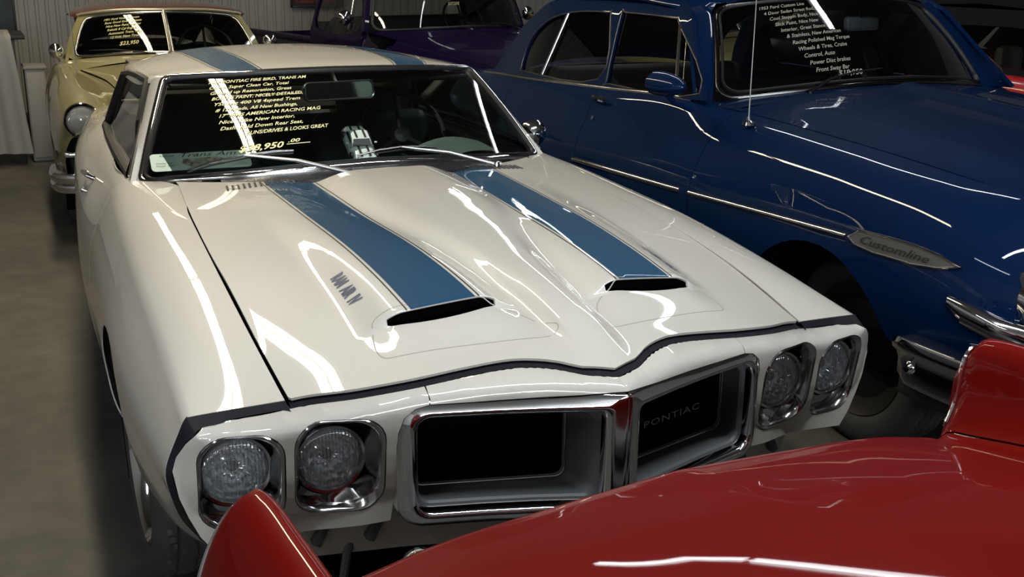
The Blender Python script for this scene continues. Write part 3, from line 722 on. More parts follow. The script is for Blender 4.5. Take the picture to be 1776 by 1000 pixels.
# grille: two openings, chrome surrounds --------------------------------
def yg(x): return float(f_face(abs(x))[0])-.012
def gl(x0, x1, z0, z1, r, off, fy=None, sl=0.0):
    q = densify(rrect(x0, x1, z0, z1, r, 6), 3)
    return [(a, (yg(a)+off+sl*(.62-b)) if fy is None else fy, b) for a, b in q]
for mir in (True, False):
    sg = -1 if mir else 1
    T = lambda L_: [(sg*x, y, z) for x, y, z in L_]
    def gb(ins, off):   # bevelled surround: outer edge lies back except along the centre ridge
        q = densify(rrect2(max(.0, ins), .446-ins, .474+ins, .757-ins-.002*0, .006+ins*.35, max(.02, .055-ins*.6), 6), 3); out = []
        for a, b in q:
            k = min(1, max(0, (a-.0)/.05)); k = k*k*(3-2*k); out.append((a, yg(a)+off[0]*k+off[1]*(1-k), b))
        return out
    loops = [gb(-.001, (.034, .002)), gb(.0, (.012, -.010)), gb(.003, (.004, -.013)), gb(.012, (-.004, -.014)), gb(.024, (-.013, -.014)), gb(.031, (-.014, -.010)), gb(.036, (-.008, -.003)), gb(.040, (.006, .006)), gb(.041, (.016, .016))]
    G = loft('grille_surround', [T(l) for l in loops], CHROME, CAR, smooth_angle=60)
    loops = [gb(.041, (.016, .016)), gb(.046, (.018, .018)), gb(.050, (.024, .024))]
    zz = [(a, -.955+.27*a, b) for a, b in densify(rrect(.070, .392, .530, .700, .022, 6), 3)]; zz2 = [(a, -.950+.27*a, b) for a, b in densify(rrect(.076, .386, .536, .696, .020, 6), 3)]
    loft('grille_recess', [T(l) for l in loops+[zz, zz2]], GREYP, G, smooth_angle=25)
    lip = T([(a, -.957+.27*a, b) for a, b in densify(rrect(.074, .388, .533, .698, .02, 6), 3)]); MB().tube(lip, .0016, 6, closed=True).build('grille_lip', ALU, G)
    pl = T([(a, -.947+.27*a, b) for a, b in densify(rrect(.070, .392, .53, .70, .02, 6), 3)]); loft('grille_mesh', [pl, [(x, y+.01, z) for x, y, z in pl]], VOID, G, cap0=True)
text_mesh('nameplate', 'PONTIAC', lambda a, b: np.stack([.121+a, -.968+.27*(.121+a), .607+b], -1), .022, mat('dull_nameplate_metal', (.32, .32, .33), .35, .8), CAR, sx=1.72, off=.002, ref=(0, -1, 0), space=1.15)
# lower valance ---------------------------------------------------------
vx = np.linspace(-.64, .64, 60)
def val(z0, dy): return [(x, float(f_face(abs(x))[0])+dy, z0(abs(x))) for x in vx]
loft('lower_valance', [val(lambda x: .478 if x > .45 else .50, .055), val(lambda x: .455, .075), val(lambda x: .42, .085), val(lambda x: .375, .10), val(lambda x: .345, .15), val(lambda x: .34, .22)], WHITE, CAR, closed=False)
for x, dx in ((-.47, 1), (.47, -1), (-.58, 1), (.58, -1)):
    MB().box((x, float(f_face(abs(x))[0])+.075, .44), (.02, .03, .05), .004, rot_to((0, 0, 1), (dx*.5, 0, 1))).build('valance_bracket', GREYP, CAR)
for sg in (-1, 1):
    MB().tube([(sg*.50, -.79, .43), (sg*.52, -.80, .38), (sg*.53, -.80, .32)], .010, 8).build('tow_bracket', GREYP, CAR)
# under-body dark tub so nothing shows through ---------------------------
MB().box((0, 1.25, .36), (1.0, 3.9, .30), .02).build('chassis', VOID, CAR)
MB().box((0, -.30, .50), (1.1, .9, .40), .02).build('engine_bay', VOID, CAR)
for (x, y, sd) in ((.745, 0, 1), (-.745, 0, -1)): wheel(CAR, (x, y, .318), .318, .21, sd, 'alloy')
for (x, y, sd) in ((.635, 2.42, 1), (-.635, 2.42, -1)): wheel(CAR, (x, y, .318), .318, .21, sd, 'alloy')
# windscreen -------------------------------------------------------------
def ws(u, v):   # u -1..1, v 0..1 (bottom to top)
    a = np.abs(u); bx, by, bz = .705*u,   .570+.200*a**3.6, .956-.053*a**2; tx, ty, tz = .560*u, .965+.115*a**2.4, 1.222-.022*a**2
    bl = .012*np.sin(PI*np.clip(v, 0, 1))
    return np.stack([bx+(tx-bx)*v, by+(ty-by)*v-bl*.6, bz+(tz-bz)*v+bl], -1)
WSN = lambda p, q: ws(p/.70, q/.53)
o_ = [(a, b) for a, b in rrect(-.685, .685, .012, .518, .03, 5)]
patch('windscreen', WSN, o_, GLASS, CAR, h=.03, th=0, ref=(0, -1, 1))
frame = densify(rrect(-.694, .694, .003, .527, .03, 5), 6); P, N = on_fn(WSN, frame, (0, -1, 1))
strip_on('windscreen_trim', P, N, .024, .010, CHROME, CAR, closed=True)
frame = densify(rrect(-.680, .680, .016, .514, .03, 5), 6); P, N = on_fn(WSN, frame, (0, -1, 1))
strip_on('windscreen_seal', P, N, .010, .012, BLACK, CAR, closed=True)
# writing on the glass
TXT = ["1969 Pontiac Fire Bird, Trans Am", "Clone, Super Clean Car, Total", "Ground up Restoration, Great", "Body & Paint, Nicely Detailed,", "YS6 Eng 400 V8 4speed Trem", "# 12 Roads, All New Bushings,", "17\" Rims American Racing Mag", "Nice   Like New Interior,", "Dash  Fold Down Rear Seat,", "      Runs/Drives & Looks Great"]
XO = [-.432, -.428, -.424, -.418, -.412, -.405, -.398, -.396, -.392, -.350]; XE = [-.115, -.125, -.132, -.142, -.125, -.118, -.12, -.128, -.124, -.085]
for i, t in enumerate(TXT):
    q0 = .468-.0318*i
    cu_w = len(t)*.0125
    def tf(a, b, q0=q0, x0=XO[i]): return WSN((x0+a)*1.21, q0+b+a*.02)
    ob = text_mesh('windscreen_writing', t.upper() if i % 3 == 0 else t, tf, .0240, WRITE, CAR, shear=.35, sx=(XE[i]-XO[i])/(len(t)*.0122), off=.002, ref=(0, -1, 1), bold=.0003)
text_mesh('windscreen_writing', '$38,950', lambda a, b: WSN((-.345+a)*1.21, .105+b+a*.03), .038, WRITE, CAR, shear=.35, sx=.95, off=.002, ref=(0, -1, 1), bold=.0008)
text_mesh('windscreen_writing', '.00', lambda a, b: WSN((-.212+a)*1.21, .128+b), .022, WRITE, CAR, shear=.35, sx=1.2, off=.002, ref=(0, -1, 1), bold=.0005)
P, N = on_fn(WSN, [((-.215+t)*1.21, .122) for t in np.linspace(0, .065, 6)], (0, -1, 1)); strip_on('price_underline', P, N, .003, .001, WRITE, CAR)
# cowl between hood and glass
ua = np.linspace(-1, 1, 50)
A = ws(ua, np.zeros(50)); 
L0 = [tuple(p+np.array([0, .0, -.004])) for p in A]
L1 = [(x*.90 if abs(x) > .5 else x, float(f_yr(min(abs(x), .605)))+.012 if abs(x) < .62 else y-.035, float(z)-.010) for x, y, z in A]
L2 = [(x, y-.02, z-.03) for x, y, z in L1]
loft('cowl_panel', [L0, L1, L2], mat('satin_black_cowl', (.02, .02, .025), .25), CAR, closed=False)
# corner fillers of cowl (white) beside the hood
for sg in (-1, 1):
    loft('cowl_corner', [[(sg*.606, .650, .917), (sg*.66, .70, .912), (sg*.72, .775, .908)], [(sg*.606, .642, .9185), (sg*.70, .642, .9105), (sg*.757, .80, .900)], ], WHITE, CAR, closed=False)
# wipers
def wiper(pts, piv, name='wiper'):
    mb = MB(); mb.tube(pts, [.003]+[.0045]*(len(pts)-2)+[.003], 6)
    o = mb.build(name, CHROMED, CAR)
    MB().tube([(p[0], p[1]+.004, p[2]-.010) for p in pts], .003, 6).build('wiper_blade', BLACK, o)
    MB().tube([piv, ((piv[0]+pts[len(pts)//2][0])/2, (piv[1]+pts[len(pts)//2][1])/2-.003, (piv[2]+pts[len(pts)//2][2])/2+.012), pts[len(pts)//2]], [.008, .006, .004], 8).build('wiper_arm', ALU, o)
    MB().add(*lathe_vf([(.0, .012), (.010, .010), (.012, 0), (.012, -.02)], 16)).build('wiper_pivot', CHROME, o).matrix_local = Matrix.Translation(piv) @ Matrix.Rotation(-PI/2, 4, 'X')
def wsp(x, q, off=.012):
    P, N = on_fn(WSN, [(x/.705*.70, q)], (0, -1, 1)); return tuple(P[0]+N[0]*off)
wiper([wsp(-.565, .040), wsp(-.50, .062), wsp(-.40, .078), wsp(-.30, .082), wsp(-.245, .078)], (-.10, .462, .950))
wiper([wsp(-.04, .030), wsp(.04, .048), wsp(.12, .058), wsp(.20, .056), wsp(.245, .05)], (.405, .480, .940))
# roof -------------------------------------------------------------------
RF = []
for y, zc, we, ze, edge in ((.985, 1.224, .560, 1.198, .012), (1.06, 1.236, .585, 1.196, .02), (1.25, 1.248, .600, 1.190, .03), (1.60, 1.250, .602, 1.185, .035), (1.95, 1.236, .575, 1.168, .04), (2.25, 1.200, .540, 1.135, .05), (2.45, 1.155, .51, 1.095, .055)):
    row = []
    for a in (0, .3, .6, .8, .92, 1.0):
        yy = y+(.115*a**2.4 if y < 1.0 else .075*a**2.4 if y < 1.1 else 0)
        row.append((we*a, yy, zc-(zc-ze)*a**2.6))
    row.append((we+.014, row[-1][1], ze-edge)); RF.append(row)
ROOFN = Net(RF)
def roof_fn(u, v):  # u lateral metres, v index metres along
    r = ROOFN.met(v, np.abs(u)); r[:, 0] *= np.sign(u)+(u == 0); return r
lt = ROOFN.lt
ROOF = patch('roof', roof_fn, [(-lt, 0), (lt, 0), (lt, ROOFN.ls), (-lt, ROOFN.ls)], WHITE, CAR, h=.025, th=.004, ref=(0, 0, 1))
for sg in (-1, 1):
    for a, b, m_, d in ((.248, .365, STRIPE, 0), (.2375, .2405, BLACK, 0), (.3725, .3755, BLACK, 0)):
        patch('stripe' if m_ == STRIPE else 'pinstripe', roof_fn, [(sg*a, .004), (sg*b, .004), (sg*b, ROOFN.ls-.01), (sg*a, ROOFN.ls-.01)], m_, ROOF, h=.02, th=0, ref=(0, 0, 1), offset=.0012)
# rear glass and deck
rg = [[(x, 2.45, 1.155-(.06)*(abs(x)/.545)**2.6) for x in np.linspace(-.51, .51, 12)], [(x*1.02, 2.75, .93) for x in np.linspace(-.54, .54, 12)]]
loft('rear_window', rg, GLASSD, CAR, closed=False)
dk = [[(x, 2.75, .925) for x in np.linspace(-.56, .56, 12)], [(x, 3.0, .90-.02*(x/.5)**2) for x in np.linspace(-.52, .52, 12)], [(x, 3.26, .85) for x in np.linspace(-.51, .51, 12)], [(x*1.1, 3.36, .80) for x in np.linspace(-.50, .50, 12)], [(x*1.15, 3.37, .55) for x in np.linspace(-.50, .50, 12)], [(x*1.1, 3.30, .40) for x in np.linspace(-.50, .50, 12)]]
loft('trunk_lid', dk, WHITE, CAR, closed=False)
MB().box((0, 3.42, .50), (1.2, .08, .10), .03).build('rear_bumper', CHROME, CAR)
# pillars, side glass -----------------------------------------------------
for sg in (-1, 1):
    T = lambda L_: [(sg*x, y, z) for x, y, z in L_]
    # A pillar
    n_ = 12; A_ = []
    for i in range(n_+1):
        v = i/n_; p = ws(np.array([1.0]), np.array([v]))[0]
        q = np.array([.722, .80, .915])*(1-v)+np.array([.590, 1.165, 1.180])*v
        mid = (p+q)/2+np.array([.010, -.012, .004]); back = q+np.array([-.02, .01, -.01]); bk2 = p+np.array([-.015, .03, -.01])
        A_.append([tuple(p+np.array([.004, 0, 0])), tuple(mid), tuple(q), tuple(back), tuple(bk2)])
    loft('windscreen_pillar', [T(l) for l in A_], WHITE, CAR, cap0=True, cap1=True, smooth_angle=50)
    MB().tube(T([(.7235, .80, .925), (.662, .97, 1.045), (.592, 1.16, 1.185)]), .0045, 6).build('drip_moulding', CHROME, CAR)
    # C pillar
    C0 = [(.592, 1.80, 1.155), (.568, 2.05, 1.128), (.540, 2.30, 1.09), (.515, 2.46, 1.045)]
    C1 = [(.618, 1.90, 1.06), (.600, 2.12, 1.03), (.568, 2.42, .99), (.54, 2.62, .97)]
    C2 = [(.663, 1.985, .928), (.635, 2.20, .926), (.600, 2.50, .905), (.56, 2.76, .895)]
    cn = Net([C0, C1, C2]); patch('rear_pillar', cn.met, [(0, 0), (cn.ls, 0), (cn.ls, cn.lt), (0, cn.lt)], WHITE, CAR, h=.03, th=.004, ref=(1, 0, .3), mirror=(sg < 0))
    # side glass with rubber frame
    g = [(.712, .845, .918), (.590, 1.175, 1.172), (.594, 1.55, 1.160), (.598, 1.78, 1.135), (.640, 1.93, .99), (.662, 1.96, .922), (.70, 1.45, .920)]
    gs = g; cen = np.mean(np.array(gs), axis=0)
    MB().add(T(gs), [tuple(range(len(gs)))]).build('door_glass', GLASSD, CAR)
    fr = [(.715, .835, .920), (.65, 1.01, 1.06), (.594, 1.165, 1.178), (.597, 1.36, 1.176), (.600, 1.56, 1.168), (.603, 1.76, 1.146), (.622, 1.86, 1.07), (.655, 1.975, .945), (.668, 1.975, .924), (.69, 1.65, .925), (.708, 1.25, .925)]
    MB().tube(T(fr), .017, 8, closed=True).build('window_seal', BLACK, CAR)
# interior ----------------------------------------------------------------
dl = [[(x*1.0, y+.02, z-.012) for x, y, z in ws(ua*.97, np.zeros(50))], [(x*.97, .86, .905) for x in np.linspace(-.69, .69, 50)], [(x*.97, .95, .87) for x in np.linspace(-.69, .69, 50)], [(x*.97, .95, .60) for x in np.linspace(-.69, .69, 50)]]
DASH = loft('dashboard', dl, INTER, CAR, closed=False)
MB().box((0, 1.55, .38), (1.35, 1.6, .04), .01).build('cabin_floor', VOID, CAR)
MB().box((0, 2.40, .62), (1.2, .08, .50), .02).build('rear_bulkhead', VOID, CAR)
MB().box((0, 2.6, .90), (1.05, .42, .02), .008).build('parcel_shelf', INTER, CAR)
MB().box((0, 1.62, 1.162), (1.10, 1.1, .012), .005).build('headliner', INTER, CAR)
for sx in (-.36, .36):
    M_ = Matrix.Rotation(math.radians(-14), 4, 'X')
    st = MB().box((sx, 1.62, .70), (.50, .12, .56), .05, M_, 3).build('seat_backrest', TEAL, CAR)
    MB().box((sx, 1.38, .50), (.50, .50, .14), .05, None, 3).build('seat_cushion', TEAL, CAR)
    MB().box((sx, 1.70, 1.0), (.28, .09, .14), .04, M_, 3).build('headrest', TEAL, CAR)
MB().box((0, 2.22, .66), (1.15, .16, .36), .05, None, 3).build('rear_seat', TEAL, CAR)
# steering wheel at the car's left (photo right)
def steering(parent, c, R, tilt=25, m=None, name='steering_wheel', r=.011):
    ring = [(R*math.cos(a), 0, R*math.sin(a)) for a in np.linspace(0, 2*PI, 33)[:-1]]
    mb = MB(); mb.tube(ring, r, 8, closed=True)
    for a in (90+0, 210, 330): a = math.radians(a+0); mb.tube([(0, .02, 0), (R*.6*math.cos(a), .012, R*.6*math.sin(a)), (R*math.cos(a), 0, R*math.sin(a))], [.014, .008, .009], 8)
    mb.add(*lathe_vf([(0, -.0), (.03, -.005), (.045, -.02), (.04, -.06), (.025, -.10)], 20))
    o = mb.build(name, m or BLACK, parent); o.location = c; o.rotation_euler = (math.radians(-tilt), 0, 0); return o
SW = steering(CAR, (.34, 1.22, .94), .170, 30, BLACK)
# mirror inside
def ws_in(x, y, z): return (x, y, z)
im = MB().box((0, 0, 0), (.262, .022, .060), .018, None, 4).build('inside_mirror', mat('painted_mirror_reflection', (.45, .55, .48), .25, .3), CAR); im.location = (.012, .955, 1.147); im.rotation_euler = (math.radians(-8), 0, math.radians(8))  # pale green body colour imitates a bright reflection on the mirror's back
fr = rrect(-.131, .131, -.030, .030, .018, 5); MB().tube([(a, -.012, b) for a, b in fr], .004, 6, closed=True).build('mirror_frame', ALU, im)
V = [(a*.95, -.0125, b*.9) for a, b in fr]; MB().add(V, [tuple(range(len(V)))]).build('mirror_face', CHROME, im)
MB().tube([(0, .01, .02), (0, .03, .05), (0, .035, .065)], .007, 8).build('mirror_stem', ALU, im)
for sx in (-.33, .33): MB().box((sx, 1.10, 1.170), (.42, .12, .014), .005).build('sun_visor', INTER, CAR)
# outside mirror on the car's left door (photo right)
om = MB(); om.add(*lathe_vf([(.0, -.035), (.03, -.03), (.05, -.012), (.054, .0), (.050, .004), (.047, -.001)], 28))
omo = om.build('door_mirror', CHROME, CAR); omo.location = (.888, 1.19, .918); omo.rotation_euler = (0, 0, math.radians(160))
MB().tube([(.0, -.02, 0), (.02, 0, -.04), (.05, 0, -.06)], [.010, .012, .022], 10).build('mirror_stalk', CHROME, omo)
for sg in (-1, 1): MB().tube([(sg*.685, .93, .915), (sg*.67, 1.4, .925), (sg*.645, 1.93, .93), (sg*.585, 1.80, 1.15)], .006, 6).build('inner_window_trim', ALU, CAR)
# antenna free. things on the dash -----------------------------------------
def flatten_sheet(name, corners, m, parent=None, bend=.01, n=8, th=.0008):
    a, b, c, d = [np.array(p, float) for p in corners]; V = []
    for k in range(2):
        for i in range(n+1):
            for j in range(n+1):
                u, v = i/n, j/n; p = (a*(1-u)+b*u)*(1-v)+(d*(1-u)+c*u)*v; p = p+np.array([0, 0, bend*math.sin(PI*u)*(.4+.6*v)-k*th]); V.append(tuple(p))
    F = []
    m1 = (n+1)**2
    for i in range(n):
        for j in range(n):
            q = i*(n+1)+j; F.append((q, q+n+1, q+n+2, q+1)); F.append((q+m1+1, q+m1+n+2, q+m1+n+1, q+m1))
    return MB().add(V, F).build(name, m, parent)

CARD = MB(); 
cv, cf = [], []
def card(name, pts, m, label, cat, z0=.0):
    return None
# dash items (things of their own, resting on the dash of the white car)
def sheet(name, corners, m, label, cat, bend=.012):
    o = flatten_sheet(name, corners, m, None, bend); tag(o, label, cat); return o
sh = sheet('paper_sheet', [(.330, .655, .950), (.520, .690, .940), (.56, .99, .935), (.235, .86, .940)], GREENW, 'pale green curled paper sheet on the white car dash, right end', 'paper', .03)
# sticker card with scrolled lettering
CARDM = Matrix.Translation((-.505, .755, .968)) @ Matrix.Rotation(math.radians(-3), 4, 'Z') @ Matrix.Rotation(math.radians(30), 4, 'X')
q = rrect(-.155, .155, -.042, .042, .014, 4)
V = [CARDM @ Vector((a, b, 0)) for a, b in q]+[CARDM @ Vector((a, b, -.002)) for a, b in q]; n = len(q)
card_o = MB().add(V, [tuple(range(n)), tuple(range(2*n-1, n-1, -1))]+[(i, n+i, n+(i+1) % n, (i+1) % n) for i in range(n)]).build('dash_card', GREENW, None)
tag(card_o, 'pale rounded card with scroll lettering on the white car dash, left end', 'card')
cfn = lambda a, b: np.stack([np.array(CARDM @ Vector((float(x), float(y), 0))) for x, y in zip(a, b)])
def cfn(a, b):
    M_ = np.array(CARDM); P = np.stack([a, b, np.zeros_like(a), np.ones_like(a)], -1); return (P @ M_.T)[:, :3]
text_mesh('card_lettering', 'Trans Am', lambda a, b: cfn(a-.07, b+.020), .030, INK, card_o, shear=.4, sx=1.5, off=.001, ref=(0, -1, 1))
text_mesh('card_lettering', 'Restored', lambda a, b: cfn(a-.125, b+.026), .012, INK, card_o, off=.001, ref=(0, -1, 1))
text_mesh('card_lettering', 'Owner  Jim\nModel  1969', lambda a, b: cfn(a-.14, b-.010), .011, INK, card_o, off=.001, ref=(0, -1, 1), line=1.2)
V = [(-.055, .012), (.05, .014), (.085, .0), (.045, -.026), (-.035, -.028), (-.06, -.008)]
a_ = np.array(V); P = cfn(a_[:, 0], a_[:, 1])+np.array([0, -.0006, .001])
MB().add(P, [tuple(range(6))]).build('card_picture', mat('sepia_print', (.10, .08, .05), .6, noise=(60, .12, (.35, .33, .26))), card_o)
# model car: stands on its tail against nothing -> propped on the dash, nose towards the glass
def toy_car():
    o = empty('model_car', (-.008, .695, .925), math.radians(-4), 'small white model car with two dark stripes on the dash, centre', 'toy car')
    L_, W_, = .205, .092
    rows = []
    for y, w_, zt in ((-.100, .036, .018), (-.094, .042, .026), (-.06, .045, .032), (-.02, .046, .034), (.03, .046, .034), (.075, .045, .033), (.097, .041, .030), (.103, .036, .022)):
        rows.append([(w_*math.cos(a)*(1 if True else 1), y, .008+(zt-.008)*min(1, 1.25*max(0, math.sin(a)))) for a in np.linspace(0, PI, 15)])
    b = loft('body', rows, TOY, o, closed=False, cap0=True, cap1=True, smooth_angle=50)
    cab = []
    for y, w_, zt in ((-.032, .040, .033), (-.012, .034, .051), (.035, .033, .053), (.062, .036, .036)):
        cab.append([(w_*x, y, z) for x, z in ((-1.0, .032), (-.86, zt-.002), (-.5, zt), (.5, zt), (.86, zt-.002), (1.0, .032))])
    c = loft('cabin', cab, TOY, o, closed=False, cap0=True, cap1=True)
    MB().add([(-.032, -.0325, .0345), (.032, -.0325, .0345), (.027, -.0135, .0510), (-.027, -.0135, .0510)], [(0, 1, 2, 3)]).build('windscreen', BLACK, c)
    MB().add([(-.028, .0375, .0535), (.028, .0375, .0535), (.030, .0600, .0385), (-.030, .0600, .0385)], [(0, 1, 2, 3)]).build('rear_window', BLACK, c)
    for s in (-1, 1):
        MB().add([(s*.0365, -.022, .038), (s*.0365, .050, .038), (s*.0345, .036, .050), (s*.0345, -.010, .049)], [(0, 1, 2, 3)]).build('side_window', BLACK, c)
        MB().box((s*.014, -.062, .0345), (.007, .062, .0012)).build('stripe', BLACK, b, smooth=False)
        MB().box((s*.014, .012, .0540), (.007, .044, .0012)).build('roof_stripe', BLACK, c, smooth=False)
        MB().box((s*.014, .082, .0335), (.007, .028, .0012)).build('stripe', BLACK, b, smooth=False)
        MB().box((s*.048, -.016, .036), (.010, .006, .006), .002).build('mirror', TOY, o)
        for y in (-.062, .062):
            m_ = MB(); lathe_x(m_, [(0, .005), (.013, .005), (.0155, .003), (.0155, -.004), (0, -.004)], 16); w_ = m_.build('wheel', BLACK, o); w_.location = (s*.041, y, .0155)
    MB().box((0, -.099, .014), (.054, .006, .010), .002).build('grille', BLACK, o)
    # propped up so its roof shows: nose down on the dash lip
    o.rotation_euler = (math.radians(24), 0, math.radians(-4)); o.location = (-.005, .675, .985)
    MB().box((0, .05, -.014), (.05, .05, .030), .004).build('display_stand', BLACK, o)
    return o
toy_car()

# ================================================================== generic car pieces
def ws_maker(bw, tw, yb0, yb1, zb0, zb1, yt0, yt1, zt0, zt1, bulge=.015, pw=2.4):
    def f(u, v):
        a = np.abs(u)**pw; a2 = u*u
        bx, by, bz = bw*u, yb0+(yb1-yb0)*a, zb0+(zb1-zb0)*a2; tx, ty, tz = tw*u, yt0+(yt1-yt0)*a, zt0+(zt1-zt0)*a2
        bl = bulge*np.sin(PI*np.clip(v, 0, 1)); return np.stack([bx+(tx-bx)*v, by+(ty-by)*v-bl*.6, bz+(tz-bz)*v+bl], -1)
    return f
def scaled(f, w_, h_): return lambda p, q: f(p/w_, q/h_)
def writing(fn, lines, x0, y0, size, dy, m, parent, width=None, shear=.3, dx=0.0, name='windscreen_writing', slope=0.0, sx=1.0):
    for i, t in enumerate(lines):
        text_mesh(name, t, lambda a, b, i=i: fn(x0+dx*i+a, y0-dy*i+b+slope*a), size, m, parent, shear=shear, sx=sx, off=.003, ref=(0, -1, 1), bold=size*.012)
def side_patch(name, net, s0, s1, m, parent, mirror, holes=(), h=.03, t1=None, ref=(1, 0, .3), g=.002, th=.004):
    t1 = net.n-1 if t1 is None else t1
    a = [(net.mi(s, 0)[0], 0.0) for s in np.linspace(s0, s1, 8)]; b = [(net.mi(s, 0)[0], net.mi(0, t1)[1]) for s in np.linspace(s1, s0, 8)]
    a = [(p+(g if i == 0 else -g if i == 7 else 0), q) for i, (p, q) in enumerate(a)]; b = [(p+(-g if i == 0 else g if i == 7 else 0), q) for i, (p, q) in enumerate(b)]
    return patch(name, net.met, a+b, m, parent, holes=holes, h=h, th=th, ref=ref, mirror=mirror)
def arch_hole(net, cy, cz, r):
    q = net_inverse(net, arch(cy, cz, r)); L = net.lt+.1; return q+[(q[-1][0], L), (q[0][0], L)]
def sgn(L_, sg): return [(sg*x, y, z) for x, y, z in L_]

# ================================================================== DARK BLUE SEDAN
BC = empty('sedan', (2.211, -.127, 0), -.018, 'dark blue four-door sedan right of the white car, chrome side trim', 'car')
BS = [
 [(.60, -.74, .90), (.65, -.745, .89), (.69, -.75, .875), (.74, -.75, .84), (.785, -.74, .79), (.82, -.73, .725), (.84, -.72, .66), (.845, -.71, .60), (.84, -.70, .55)],
 [(.655, -.62, .955), (.70, -.62, .945), (.745, -.62, .925), (.80, -.62, .885), (.85, -.62, .825), (.882, -.62, .745), (.895, -.62, .67), (.892, -.62, .60), (.88, -.62, .54)],
 [(.695, -.35, .985), (.738, -.35, .978), (.785, -.35, .965), (.838, -.35, .932), (.885, -.35, .868), (.915, -.35, .775), (.925, -.35, .68), (.922, -.35, .60), (.91, -.35, .50)],
 [(.705, 0, 1.010), (.745, 0, 1.0), (.795, 0, .985), (.845, 0, .952), (.89, 0, .88), (.92, 0, .78), (.935, 0, .68), (.932, 0, .55), (.91, 0, .42)],
 [(.715, .4, 1.030), (.752, .4, 1.02), (.80, .4, 1.003), (.848, .4, .962), (.893, .4, .885), (.926, .4, .79), (.942, .4, .69), (.935, .4, .50), (.90, .4, .34)],
 [(.728, .75, 1.045), (.758, .75, 1.035), (.802, .75, 1.015), (.850, .75, .970), (.896, .75, .888), (.936, .75, .80), (.948, .75, .70), (.94, .75, .50), (.89, .75, .30)],
 [(.800, .98, 1.070), (.815, .98, 1.055), (.835, .98, 1.035), (.862, .98, .985), (.901, .98, .90), (.941, .98, .80), (.951, .98, .70), (.94, .98, .50), (.89, .98, .29)],
 [(.822, 1.65, 1.045), (.835, 1.65, 1.032), (.850, 1.65, 1.012), (.875, 1.65, .965), (.908, 1.65, .885), (.945, 1.65, .79), (.953, 1.65, .70), (.94, 1.65, .50), (.89, 1.65, .28)],
 [(.836, 2.45, 1.010), (.848, 2.45, .995), (.862, 2.45, .975), (.882, 2.45, .93), (.910, 2.45, .86), (.940, 2.45, .77), (.950, 2.45, .68), (.94, 2.45, .50), (.89, 2.45, .28)],
 [(.800, 3.0, .985), (.820, 3.0, .972), (.845, 3.0, .952), (.870, 3.0, .915), (.90, 3.0, .85), (.925, 3.0, .76), (.935, 3.0, .67), (.93, 3.0, .50), (.88, 3.0, .32)],
 [(.70, 3.5, .94), (.74, 3.5, .93), (.78, 3.5, .91), (.82, 3.5, .87), (.85, 3.5, .81), (.88, 3.5, .73), (.89, 3.5, .65), (.88, 3.5, .52), (.86, 3.5, .40)],
 [(.60, 3.85, .86), (.64, 3.85, .85), (.68, 3.85, .83), (.71, 3.85, .80), (.74, 3.85, .75), (.77, 3.85, .69), (.78, 3.85, .62), (.77, 3.85, .54), (.75, 3.85, .46)]]
BN = Net(BS)
bf = arch_hole(BN, .02, .335, .385); br = arch_hole(BN, 2.92, .335, .34)
fz = Fn1([-.80, -.62, -.35, 0, .4, .8], [.86, .953, .985, 1.010, 1.030, 1.047]); fx = Fn1([-.80, -.62, -.35, 0, .4, .8], [.56, .652, .692, .702, .712, .728])
fc = Fn1([-.84, -.78, -.6, -.2, .3, .85], [.87, .925, .985, 1.045, 1.085, 1.115])
def bhood(u, v):
    x = u*fx(v); a = np.abs(u); z = fz(v)+(fc(v)-fz(v))*(1-a**2.2)+.016*sst(.05, .30, 1-a)*sst(-.8, -.3, v)
    z = z+.020*np.exp(-(a/.10)**2)*sst(-.85, -.5, v)
    return np.stack([x, v-.10*(1-a**2)*(v < 9)*sst(-.3, -.8, v)*0, z], -1)
BH = patch('hood', lambda p, q: bhood(p/.70, q), [(x, -.80+.05*(abs(x)/.70)**2) for x in np.linspace(-.695, .695, 20)]+[(x, .66+.13*(abs(x)/.7)**2) for x in np.linspace(.695, -.695, 20)], BLUE, BC, h=.03, th=.01, ref=(0, 0, 1))
